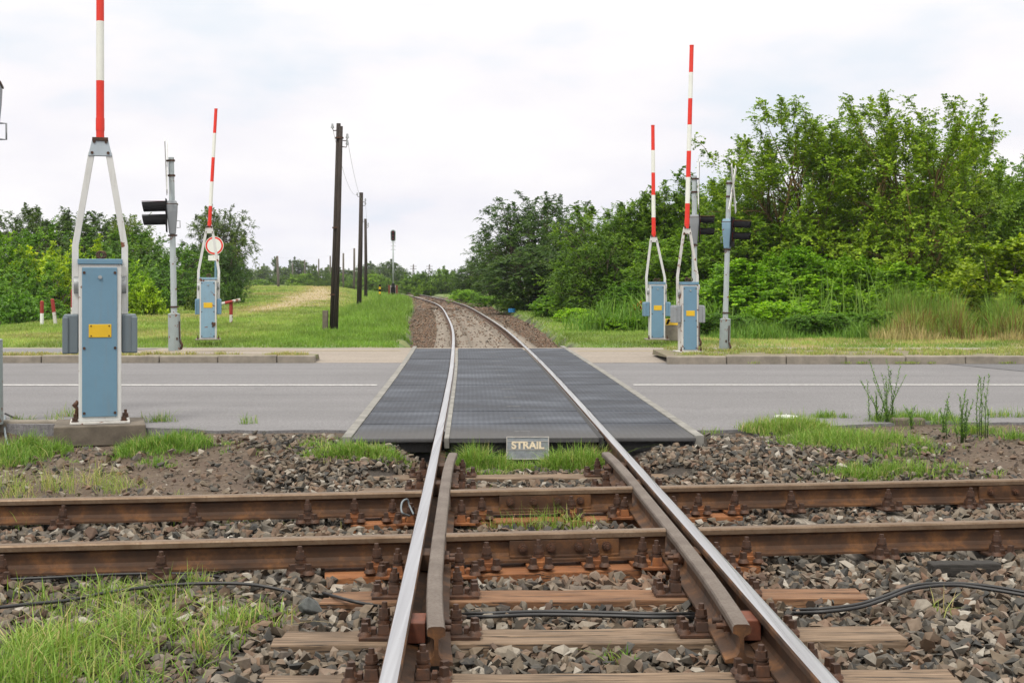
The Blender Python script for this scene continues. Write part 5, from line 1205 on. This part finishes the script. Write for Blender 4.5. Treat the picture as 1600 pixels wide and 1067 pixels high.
    # striped arm
    zs = [L(y_) for y_ in segs]; top = Vector((leanx + lean[1], yo, zs[-1])); bot = Vector((leanx, yo, zs[0])); b = MB(); dv = top - bot; n = 14
    for i in range(len(zs) - 1):
        f0 = (zs[i] - zs[0]) / (zs[-1] - zs[0]); f1 = (zs[i + 1] - zs[0]) / (zs[-1] - zs[0]); r0 = arm_w / 2 * (1.04 - 0.14 * f0); r1 = arm_w / 2 * (1.04 - 0.14 * f1)
        b.cyl(bot + dv * f0, bot + dv * f1, r0, r1, n=16, m=i % 2, caps=(i in (0, len(zs) - 2)))
    b.cyl(bot + dv * 0.02, bot + dv * 0.05, arm_w / 2 * 1.12, n=16, m=0)
    b.cyl(top - dv * 0.004, top + dv * 0.002, arm_w / 2 * 0.98, n=16, m=0)
    b.build('barrier_arm', [M['red'], M['white_refl']], root)
    return root
M['grey_head'] = painted('pale_grey_blue_paint', (0.40, 0.46, 0.51), 0.35, 0.5, 5, 0.4)
barrier(12.72, 156.5, 659, 406, 63, 'near left barrier on a concrete block, blue cabinet with dark grey counterweights', [217, 126, 33, -60, -153, -246, -339, -432], 237, None, None, None, base_block=True, box='grey_box', arm_w=0.073, fork_y=385, bx_y=(491, 551), spread=37, bxw=22, rz=0.297)
barrier(28.6, 325.5, 530, 434, 25.5, 'farther left barrier in the grass, blue cabinet with a rusted hole near its foot', [356, 322, 284, 246, 208, 170], 362, None, None, None, face='blue_rusty', box='blue', arm_w=0.075, fork_y=424, bx_y=(467, 491), lean=(0.02, 0.14), spread=15.5, bxw=6.5, rz=0.19)
barrier(28.8, 1026, 530, 441, 23.5, 'farther right barrier in the grass, with clean white struts and blue counterweights', [370, 340, 305, 270, 235, 196], 376, None, None, None, box='blue', arm_w=0.085, fork_y=434, bx_y=(472, 494), lean=(-0.06, -0.02), spread=14.5, bxw=8.5, rings=2, rz=0.04)
barrier(23.9, 1075, 549, 441, 26, 'nearer right barrier on the kerb island, with rust stained struts and grey counterweights', [357, 318, 277, 236, 195, 154, 113, 71], 363, None, None, None, box='grey_box2', arm_w=0.083, fork_y=432, bx_y=(477, 504), lean=(-0.015, 0.09), spread=16, bxw=11, rusty=True, strut='white_rusty', rings=2, rz=0.16)

# rust hole on the farther left cabinet : a real torn patch
b = MB(); q = pd(331, 507, 28.43); pts = []
for k in range(9):
    t_ = k / 9 * 6.28; r_ = 0.045 * (1 + 0.35 * math.sin(k * 2.3)); pts.append((q.x + math.cos(t_) * r_, q.y, q.z + math.sin(t_) * r_ * 1.3))
bar2 = [o for o in bpy.data.objects if o.name.startswith('level_crossing_barrier')][1]
b2 = MB(); 
for p_ in pts: b2.v.append((p_[0] - bar2.location.x, -0.193, p_[2] - bar2.location.z))
b2.f.append(list(range(9))); b2.m.append(0); b2.sm.append(False); b2.build('rust_patch', M['bolt_rust'], bar2)

# ------------------------------------------------------------------ crossing signals
def signal(loc, face, label, scale=1.0, lean=0.0, sleeve='post', top=3.62, hz=2.78, rz=0.0, taperbox=False, Lr=0.44, vr=0.115):
    """face: +1 lamps look to +X, -1 to -X"""
    root = empty('crossing_signal', loc, rz, label, 'crossing signal', 'crossing signals'); root.scale = (scale,) * 3; root.rotation_euler = (0, lean, rz)
    b = MB(); b.cyl((0, 0, 0), (0, 0, 0.68), 0.118, 0.112, n=20); b.cyl((0, 0, 0.68), (0, 0, 0.70), 0.118, 0.07, n=20); b.build('base_sleeve', M['blue_worn'], root)
    if scale < 1.1: b = MB(); b.box((0.10, -0.08, 0.38), (0.02, 0.02, 0.34)); b.box((0.05, -0.1, 0.22), (0.03, 0.03, 0.05)); b.tube([(0.10, -0.07, 0.2), (0.14, -0.06, 0.1), (0.12, -0.05, 0.02)], 0.02, 8); b.build('cable_pipe', M['bolt_rust'], root)
    b = MB(); b.cyl((0, 0, 0.68), (0, 0, top), 0.058, 0.052, n=20); b.build('post', M['post'], root)
    b = MB(); b.cyl((0, 0, 0.80), (0, 0, 0.83), 0.072, n=16); b.box((0.07, 0, 0.815), (0.05, 0.03, 0.03)); b.build('clamp', M['bolt_rust'], root)
    b = MB(); b.cyl((0, 0, 2.14), (0, 0, 2.17), 0.085, n=16); b.build('clamp', M['bolt_rust'], root)
    z0, z1 = 2.18, 2.80; b = MB(); vs = []
    for zz_, wx, wy in ((z0, 0.12, 0.11), (z0 + 0.42, 0.19, 0.19), (z1 - 0.08, 0.20, 0.20), (z1, 0.17, 0.17)):
        for a_, c_ in ((-1, -1), (1, -1), (1, 1), (-1, 1)): vs.append((a_ * wx / 2 - 0.0 * face, c_ * wy * 0.9, zz_))
    fs = []
    for i in range(3):
        for k in range(4): fs.append((4 * i + k, 4 * i + (k + 1) % 4, 4 * i + 4 + (k + 1) % 4, 4 * i + 4 + k))
    fs += [(3, 2, 1, 0), (12, 13, 14, 15)]; b.add(vs, fs); b.build('lamp_housing', M['blue_rusty' if taperbox else 'grey_box2'], root, bevel=0.012)
    b = MB(); b.box((0.0, 0, z1 - 0.06), (0.22, 0.36, 0.014)); b.build('rim', M['bolt_rust'], root)
    b = MB(); b.box((face * 0.105, 0, (z0 + z1) / 2 + 0.04), (0.02, 0.40, 0.62)); b.build('backing_board', M['black'], root, bevel=0.004)
    for zc, mt in ((z1 - 0.12, 'visor_red'), (z1 - 0.37, 'black')):
        b = MB(); n = 14; vs = []; th = 0.008
        for rr in (vr, vr - th):
            for i in range(n + 1):
                t_ = R(-35) + (math.pi + R(70)) * i / n; cy, sz_ = math.cos(t_) * rr, math.sin(t_) * rr
                x1_ = Lr * (0.95 + 0.05 * math.sin(t_)) 
                vs.append((face * 0.11, cy, zc + sz_)); vs.append((face * (0.11 + x1_), cy * 1.02, zc + sz_ - 0.02 * x1_))
        fs = []; m_ = 2 * (n + 1)
        for i in range(n):
            fs.append((2 * i, 2 * i + 2, 2 * i + 3, 2 * i + 1)); fs.append((m_ + 2 * i, m_ + 2 * i + 1, m_ + 2 * i + 3, m_ + 2 * i + 2)); fs.append((2 * i + 1, 2 * i + 3, m_ + 2 * i + 3, m_ + 2 * i + 1))
        fs += [(0, 1, m_ + 1, m_), (2 * n, m_ + 2 * n, m_ + 2 * n + 1, 2 * n + 1)]; b.add(vs, fs); b.build('visor', M['black'], root)
        b = MB(); b.box((face * (0.11 + Lr * 0.5), 0, zc + vr + 0.004), (Lr, 0.10, 0.008)); b.build('visor_top', M[mt], root)
        b = MB(); b.cyl((face * 0.112, 0, zc), (face * 0.125, 0, zc), 0.10, n=20); b.build('lamp', M['lens'], root)
    b = MB(); b.tube([(-face * 0.08, 0, z0 + 0.12), (-face * 0.14, 0, z0 + 0.12), (-face * 0.14, 0, z0 + 0.25), (-face * 0.08, 0, z0 + 0.25)], 0.008, 6); b.build('handle', M['steel'], root)
    zx = top - 0.18; xo = face * 0.075
    for sg_ in (-1, 1):
        A = Matrix.Rotation(sg_ * R(33), 3, 'X'); b = MB(); b.box(Vector((xo + face * 0.012 * (sg_ + 1), 0, zx)), (0.014, 0.13, 1.15), M=A, m=0)
        
        b.build('crossbuck_board', [M['white'], M['darkred']], root)
    for zz_ in (top - 0.08, top - 0.36): b = MB(); b.cyl((0, 0, zz_), (0, 0, zz_ + 0.035), 0.07, n=16); b.box((xo * 0.7, 0, zz_ + 0.017), (0.09, 0.05, 0.03)); b.build('board_clamp', M['bolt_rust'], root)
    return root
signal((( 273 - 800) * 25.0 / F, 25.0, 0.07), -1, 'left crossing signal on a leaning pale post beyond the road, lamps pointing left', lean=-0.018, rz=0.22)
signal(((1132 - 800) * 24.3 / F, 24.3, 0.09), 1, 'right crossing signal with tapered blue housing, standing alone beside the barriers', scale=0.86, lean=0.028, rz=-0.35, taperbox=True, Lr=0.38, vr=0.092)
signal(((1085 - 800) * 27.6 / F, 27.6, 0.0), 1, 'crossing signal half hidden behind the nearer right barrier', scale=0.98, lean=0.0, rz=-0.12, Lr=0.32, vr=0.085)
signal(((-19 - 800) * 12.9 / F, 12.9, -0.02), -1, 'crossing signal post cut by the left edge of the picture, with a rusty clamp', scale=1.2, rz=0.30)

# ------------------------------------------------------------------ poles, wires
def tele(xb, yb, xt, yt, D, label, r=0.13, mat='pole_wood', twin=False, group='telegraph poles along the track', stub=False, arms=True, zb=None):
    B = pd(xb, yb, D); Tp = pd(xt, yt, D); g = float(gz(B.x, B.y)); B.z = min(B.z, g + 0.02) if zb is None else zb
    root = empty('telegraph_pole', B, 0, label, 'telegraph pole', group); d = Tp - B
    b = MB(); m_ = d * 0.5 + Vector((r * 0.15, 0, 0))
    if twin:
        b.tube([Vector((-r * 0.45, 0.02, -0.4)), m_ + Vector((-r * 0.4, 0.02, 0)), d + Vector((-r * 0.35, 0.02, 0))], [r * 0.75, r * 0.66, r * 0.58], 12); b.build('pole', M[mat], root)
        b = MB(); b.tube([Vector((r * 0.6, -0.06, -0.4)), m_ + Vector((r * 0.45, -0.05, 0)), d * 0.985 + Vector((r * 0.38, -0.04, 0))], [r * 0.7, r * 0.6, r * 0.52], 12); b.build('pole', M[mat], root)
        b = MB()
        for f_ in (0.18, 0.5, 0.93): c = d * f_; b.cyl(c + Vector((0, 0, -0.02)), c + Vector((0, 0, 0.02)), r * 1.15, n=14)
        b.build('band', M['bolt_rust'], root)
    else: b.tube([Vector((0, 0, -0.4)), m_, d], [r, r * 0.88, r * 0.74], 12); b.build('pole', M[mat], root)
    if arms:
        for sx, dz in ((-1, -0.18), (1, -0.45), (1, -0.62)):
            b = MB(); p0 = d + Vector((0, 0, dz)); b.tube([p0, p0 + Vector((sx * 0.17, 0, -0.02)), p0 + Vector((sx * 0.20, 0, 0.06))], 0.013, 6); br = b.build('bracket', M['bolt_rust'], root)
            b = MB(); q = p0 + Vector((sx * 0.20, 0, 0.05)); b.cyl(q, q + Vector((0, 0, 0.05)), 0.045, 0.04, n=10); b.cyl(q + Vector((0, 0, 0.05)), q + Vector((0, 0, 0.12)), 0.032, 0.025, n=10); b.build('insulator', M['steel'], br)
    if stub:
        b = MB(); b.box((-0.20, -0.05, 0.27), (0.14, 0.16, 0.62)); b.build('concrete_stub', M['concrete_dark'], root, bevel=0.01)
    return root, B, B + d
polesd = []
polesd.append(tele(520.5, 519, 531, 193, 35.6, 'tallest nearest telegraph pole, tarred and doubled, with a concrete stub at its foot', 0.10, twin=True, stub=True))
polesd.append(tele(560.5, 484, 564.5, 301, 64.3, 'second telegraph pole, dark and thick, right of the tallest one', 0.125))
polesd.append(tele(571.5, 470, 571, 342, 94.0, 'third telegraph pole, close right of the second', 0.125))
more = [(553, 451, 553.5, 388, 170), (536, 455.5, 536.5, 395.6, 185), (516, 450, 516, 400, 233), (497.5, 450.7, 498, 404.6, 250), (476, 447, 476, 406, 285), (457, 447, 457, 411, 320)]
mlab = ['thin far telegraph pole just left of the second big one', 'thin far telegraph pole right of the tallest one', 'thin far telegraph pole just hidden beside the tallest one', 'thin far telegraph pole left of the tallest one', 'thin far telegraph pole before the domed tree', 'thinnest far telegraph pole left of the domed tree']
for (a, b_, c, d, D), lb in zip(more, mlab): polesd.append(tele(a, b_ + 1, c, d, D, lb, 0.16, 'pole_grey', arms=False))
tele(435.5, 467, 433, 400, 150, 'grey wooden pole standing alone on the left bank', 0.17, 'pole_grey', arms=False)
def wire(a, b_, sag, label):
    mb = MB(); pts = []
    for i in range(17): t_ = i / 16; p = a.lerp(b_, t_); p.z -= sag * 4 * t_ * (1 - t_); pts.append(p)
    mb.tube(pts, 0.005, 5); tag(mb.build('overhead_wire', M['steel']), label, 'wire', 'wires between the telegraph poles')
for i in range(2):
    for sx, dz, lb in ((0.2, -0.4, 'right hand'), (-0.2, -0.1, 'left hand')):
        if i == 0 or sx > 0:
            wire(polesd[i][2] + Vector((sx, 0, dz)), polesd[i + 1][2] + Vector((sx, 0, dz)), 0.55, f"thin {lb} wire sagging from the {('tallest','second')[i]} telegraph pole to the next")
wire(pd(433, 402, 150), pd(553, 388, 170), 0.6, 'thin wire from the grey bank pole to the far pole row')

# far pylon like masts on the horizon
for x, lb in ((646, 'tiny lattice mast on the horizon, left one of two'), (671, 'tiny lattice mast on the horizon, right one of two')):
    B = pd(x, 446, 420); root = empty('mast', B, 0, lb, 'mast', 'masts on the horizon'); hh = (446 - 413) * 420 / F; b = MB()
    for u, v_ in ((-1, -1), (1, -1), (1, 1), (-1, 1)): b.tube([(u * 0.4, v_ * 0.4, 0), (u * 0.08, v_ * 0.08, hh)], 0.09, 5)
    for k in range(8):
        z_ = hh * k / 8; a_ = 0.4 - 0.32 * k / 8; b.tube([(-a_, -a_, z_), (a_, a_, z_ + hh / 8)], 0.06, 4); b.tube([(a_, -a_, z_), (-a_, a_, z_ + hh / 8)], 0.06, 4)
    b.build('lattice', M['pole_grey'], root); b = MB()
    for k in (0.78, 0.9): b.box((0, 0, hh * k), (2.0, 0.14, 0.14))
    b.build('cross_arm', M['pole_grey'], root)

# railway colour light signal beyond the curve start
D = 104; B = pd(614.3, 461, D); root = empty('railway_signal', B, 0, 'tall railway light signal with a black oval head beside the curve', 'railway signal'); s = D / F
hh = (461 - 359) * s
b = MB(); b.tube([(0, 0, -0.3), (0, 0, 0.9)], 0.14, 12); b.box((0, -0.02, 0.35), (0.34, 0.3, 0.5)); b.build('post_foot', M['black'], root)
b = MB(); b.tube([(0, 0, 0.9), (0, 0, hh - 0.9)], 0.062, 12); b.build('post', M['post'], root)
b = MB()
for z_ in (hh - 1.0, hh - 1.28, hh - 1.56, hh - 0.2): b.box((0, 0, z_), (0.38, 0.1, 0.03))
b.build('rung', M['steel'], root)
b = MB(); n = 18; vs = []
for yy in (-0.05, 0.05):
    for i in range(n):
        t_ = 2 * math.pi * i / n; vs.append((math.cos(t_) * 0.21, yy, hh - 0.47 + (0.26 if math.sin(t_) >= 0 else -0.26) + math.sin(t_) * 0.21))
b.add(vs, [tuple(range(n)), tuple(reversed(range(n, 2 * n)))] + [(i, n + i, n + (i + 1) % n, (i + 1) % n) for i in range(n)]); hd = b.build('signal_head', M['post'], root)
b = MB(); vs2 = []
for yy in (-0.062, -0.052):
    for i in range(n):
        t_ = 2 * math.pi * i / n; vs2.append((math.cos(t_) * 0.155, yy, hh - 0.47 + (0.24 if math.sin(t_) >= 0 else -0.24) + math.sin(t_) * 0.155))
b.add(vs2, [tuple(range(n)), tuple(reversed(range(n, 2 * n)))] + [(i, n + i, n + (i + 1) % n, (i + 1) % n) for i in range(n)]); b.build('head_board', M['black'], hd)
for k in range(3):
    b = MB(); q = Vector((0, -0.06, hh - 0.22 - 0.25 * k)); b.cyl(q, q + Vector((0, -0.02, 0)), 0.075, n=14); b.build('lamp', M['lens'], hd)
    b = MB(); b.tube([q + Vector((-0.1, -0.08, 0.06)), q + Vector((0, -0.12, 0.12)), q + Vector((0.1, -0.08, 0.06))], 0.02, 6); b.build('hood', M['black'], hd)
B = pd(614.5, 461, 106); root = empty('concrete_cabinet', B, 0, 'weathered concrete box behind the foot of the railway signal', 'box')
b = MB(); b.box((0, 0, 0.32), (0.70, 0.5, 0.9)); b.build('body', M['concrete_pale'], root, bevel=0.02)
for sg_ in (-1, 1): b = MB(); b.box((sg_ * 0.30, -0.26, 0.34), (0.16, 0.02, 0.92)); b.build('side_board', M['red_rust'], root)
# striped marker post
D = 92; B = pd(593.5, 463, D); hh = 18.5 * D / F; b = MB()
for i in range(5): b.cyl((0, 0, hh * i / 5), (0, 0, hh * (i + 1) / 5), 0.075, n=12, m=(i + 1) % 2, caps=True)
tag(b.build('marker_post', [M['yellow'], M['black']], None, loc=B), 'short black and yellow striped post left of the railway signal', 'marker post')
# little post in far grass and a far small mast
b = MB(); b.cyl((0, 0, 0), (0, 0, 1.9), 0.12, n=8); b.box((0, 0, 1.9), (0.35, 0.2, 0.5)); tag(b.build('marker_post', M['pole_grey'], None, loc=pd(464, 447, 300)), 'small grey post by the far track before the hedge', 'marker post')
tag(MB().box((0, 0, 0.12), (0.3, 0.3, 0.26)).build('stump', M['sleeper_dark'], None, bevel=0.03, loc=px(721, 468, -0.05)), 'small black stump beside the right rail in the curve', 'stump')
b = MB(); b.cyl((0, 0, 0), (0, 0, 0.14), 0.16, n=18); b.cyl((0, 0, 0.14), (0, 0, 0.17), 0.175, 0.15, n=18); tag(b.build('valve_cap', M['bluecap'], None, loc=px(799.5, 488, -0.02)), 'bright blue plastic cap in the grass right of the curve', 'cap')

# prohibition sign
D = 40; s = D / F; B = pd(337, 507, D); root = empty('prohibition_sign', (B.x, B.y, float(gz(B.x, B.y))), 0, 'round white sign with red rim on a blue post behind the farther left barrier', 'sign'); zc = EYE + (HZ - 384) * s - root.location.z
b = MB(); b.cyl((0, 0, -0.1), (0, 0, zc + 0.25), 0.035, n=12); b.build('post', M['blue'], root)
b = MB(); b.cyl((-0.03, -0.04, zc), (-0.03, -0.052, zc), 0.278, n=40); b.build('white_edge', M['white_clean'], root)
b = MB(); b.cyl((-0.03, -0.052, zc), (-0.03, -0.056, zc), 0.262, n=40); b.build('red_ring', M['red'], root)
b = MB(); b.cyl((-0.03, -0.056, zc), (-0.03, -0.060, zc), 0.212, n=40); b.build('white_disc', M['white_clean'], root)
b = MB(); b.box((-0.05, -0.05, zc - 0.37), (0.33, 0.008, 0.16)); b.build('additional_plate', M['white_clean'], root, bevel=0.002)
# red and white posts
def striped_post(x, y0, y1, D, label, lean=0.0, worn=False, r=0.055, frac=0.5, group='red and white posts on the bank'):
    B = pd(x, y1, D); g = float(gz(B.x, B.y)); B.z = min(B.z, g); hh = EYE + (HZ - y0) * D / F - B.z; root = empty('bank_post', B, 0, label, 'post', group); root.rotation_euler = (0, lean, 0)
    b = MB(); b.cyl((0, 0, -0.05), (0, 0, hh * frac), r, n=14); b.build('lower_part', M['white_rusty' if worn else 'white_clean'], root)
    b = MB(); b.cyl((0, 0, hh * frac), (0, 0, hh * 0.97), r * 1.02, n=14); b.cyl((0, 0, hh * 0.97), (0, 0, hh), r, r * 0.5, n=14); b.build('upper_part', M['darkred'], root)
    return root
striped_post(65.5, 470, 509, 41, 'upright red and white post, leftmost on the bank')
striped_post(87, 466.5, 507, 41, 'leaning red and white post with flaking paint on the bank', lean=-0.13, worn=True)
striped_post(113.5, 452, 508, 41, 'red and white post mostly hidden behind the near barrier', worn=True)
root = empty('bank_gate', (pd(342, 505, 43).x, 43, float(gz(pd(342, 505, 43).x, 43))), 0, 'low red and white bar gate behind the farther left barrier', 'gate')
b = MB(); X1 = (361 - 342) * 43 / F; X2 = (322 - 342) * 43 / F
b.cyl((X1, 0, -0.05), (X1, 0, 0.30), 0.055, n=14); b.build('post', M['white_rusty'], root)
b = MB(); b.cyl((X1, 0, 0.30), (X1, 0, 0.72), 0.058, n=14); b.build('post_cap', M['darkred'], root)
b = MB(); b.cyl((X2, 0, -0.05), (X2, 0, 0.6), 0.07, n=14); b.build('post', M['white_rusty'], root)
b = MB(); a0 = Vector((X2 - 0.1, -0.05, 0.52)); a1 = Vector(((376 - 342) * 43 / F, -0.07, 0.78))
for i in range(5): b.cyl(a0.lerp(a1, i / 5), a0.lerp(a1, (i + 1) / 5), 0.05, n=12, m=i % 2)
b.build('bar', [M['white_rusty'], M['darkred']], root)
# yellow/black block near the right barriers
D = 29.3; B = pd(1049, 531, D); root = empty('striped_block', B, 0, 'concrete block with yellow and black striped top between the right barriers', 'block')
b = MB(); b.box((0, 0, 0.16), (0.30, 0.3, 0.34)); b.build('body', M['concrete'], root, bevel=0.01)
b = MB(); b.box((0, 0, 0.395), (0.31, 0.31, 0.13), taper=0.82); b.build('yellow_top', M['yellow'], root, bevel=0.004)
for u in (-0.09,): b = MB(); Mx = Matrix.Rotation(R(24), 3, 'Y'); b.box((u, -0.146, 0.395), (0.05, 0.012, 0.13), M=Mx); b.build('black_stripe', M['black'], root)
# small white slab by left barrier
tag(MB().box((0, 0, 0.02), (0.62, 0.3, 0.07)).build('concrete_slab', M['concrete_pale'], None, bevel=0.01, loc=px(298, 525, -0.03)), 'flat pale concrete slab in the grass left of the farther left barrier', 'slab')
# white capped pipe
B = px(1228.5, 667, -0.06); root = empty('capped_pipe', (B.x * 12.9 / B.y, 12.9, -0.045), 0, 'short grey pipe with a white lid at the near right road edge', 'pipe')
b = MB(); b.cyl((0, 0, -0.05), (0, 0, 0.09), 0.098, 0.103, n=24); b.build('pipe', M['concrete'], root)
b = MB(); b.cyl((0, 0, 0.09), (0, 0, 0.104), 0.112, n=28); b.cyl((0, 0, 0.104), (0, 0, 0.125), 0.006, n=6); b.build('lid', M['white_clean'], root, bevel=0.003)

# ------------------------------------------------------------------ cables
def cable(pts, r, label, mat='cable', zz=-0.19):
    P3 = [px(x, y, z) for x, y, z in pts]; out = []
    for i in range(len(P3) - 1):
        a, b_ = P3[max(i - 1, 0)], P3[i]; c, d = P3[i + 1], P3[min(i + 2, len(P3) - 1)]
        for k in range(8):
            t_ = k / 8; out.append(0.5 * ((2 * b_) + (c - a) * t_ + (2 * a - 5 * b_ + 4 * c - d) * t_ ** 2 + (3 * b_ - a - 3 * c + d) * t_ ** 3))
    out.append(P3[-1]); mb = MB(); mb.tube(out, r, 8); return tag(mb.build('cable', M[mat]), label, 'cable', 'cables lying on the ballast')
zc = -0.165
cable([(-30, 952, zc), (40, 944, zc), (110, 937, zc), (170, 925, zc + 0.01), (260, 914, zc + 0.02), (360, 911, zc + 0.02), (420, 917, zc + 0.01), (470, 930, zc - 0.03)], 0.0085, 'black cable over the ballast in front of the left crossing rails')
cable([(-20, 906, zc), (80, 902, zc + 0.01), (180, 897, zc + 0.01), (290, 896, zc), (360, 903, zc - 0.03)], 0.008, 'upper black cable close under the left crossing rail')
cable([(505, 926, zc - 0.02), (540, 936, zc + 0.01), (570, 943, zc), (600, 948, zc - 0.03)], 0.0085, 'short black cable end emerging beside the dark rock')
for dy, lb in ((0, 'upper'), (5, 'lower')):
    cable([(705, 960 + dy, zc - 0.05), (760, 958 + dy, zc), (850, 955 + dy, zc), (960, 957 + dy, zc), (1040, 959 + dy, zc), (1110, 958 + dy, zc - 0.05)], 0.0085, f'{lb} of the two black cables between the rails')
    cable([(1225, 953 + dy, zc - 0.04), (1280, 951 + dy, zc), (1340, 944 + dy, zc + 0.01), (1385, 930 + dy, zc + 0.02), (1430, 914 + dy, zc + 0.03), (1490, 911 + dy * 0.6, zc + 0.03), (1550, 916 + dy, zc + 0.02), (1620, 928 + dy, zc)], 0.0085, f'{lb} of the two black cables winding over the ballast at the right')
cable([(8, 646, 0.02), (30, 655, -0.03), (60, 661, -0.06), (90, 659, -0.04), (112, 656, 0.0)], 0.010, 'black cable running to the foot of the near left barrier')
cable([(8, 650, 0.0), (7, 665, -0.05), (11, 690, -0.12), (22, 705, -0.14), (40, 712, -0.15)], 0.010, 'grey cable hanging by the post at the left edge', 'grey_cable')
cable([(640, 806, -0.09), (628, 800, -0.05), (628, 785, -0.02), (636, 780, -0.02), (640, 790, -0.06), (646, 803, -0.09)], 0.006, 'small looped wire at the joint of the left crossing rail', 'grey_cable')
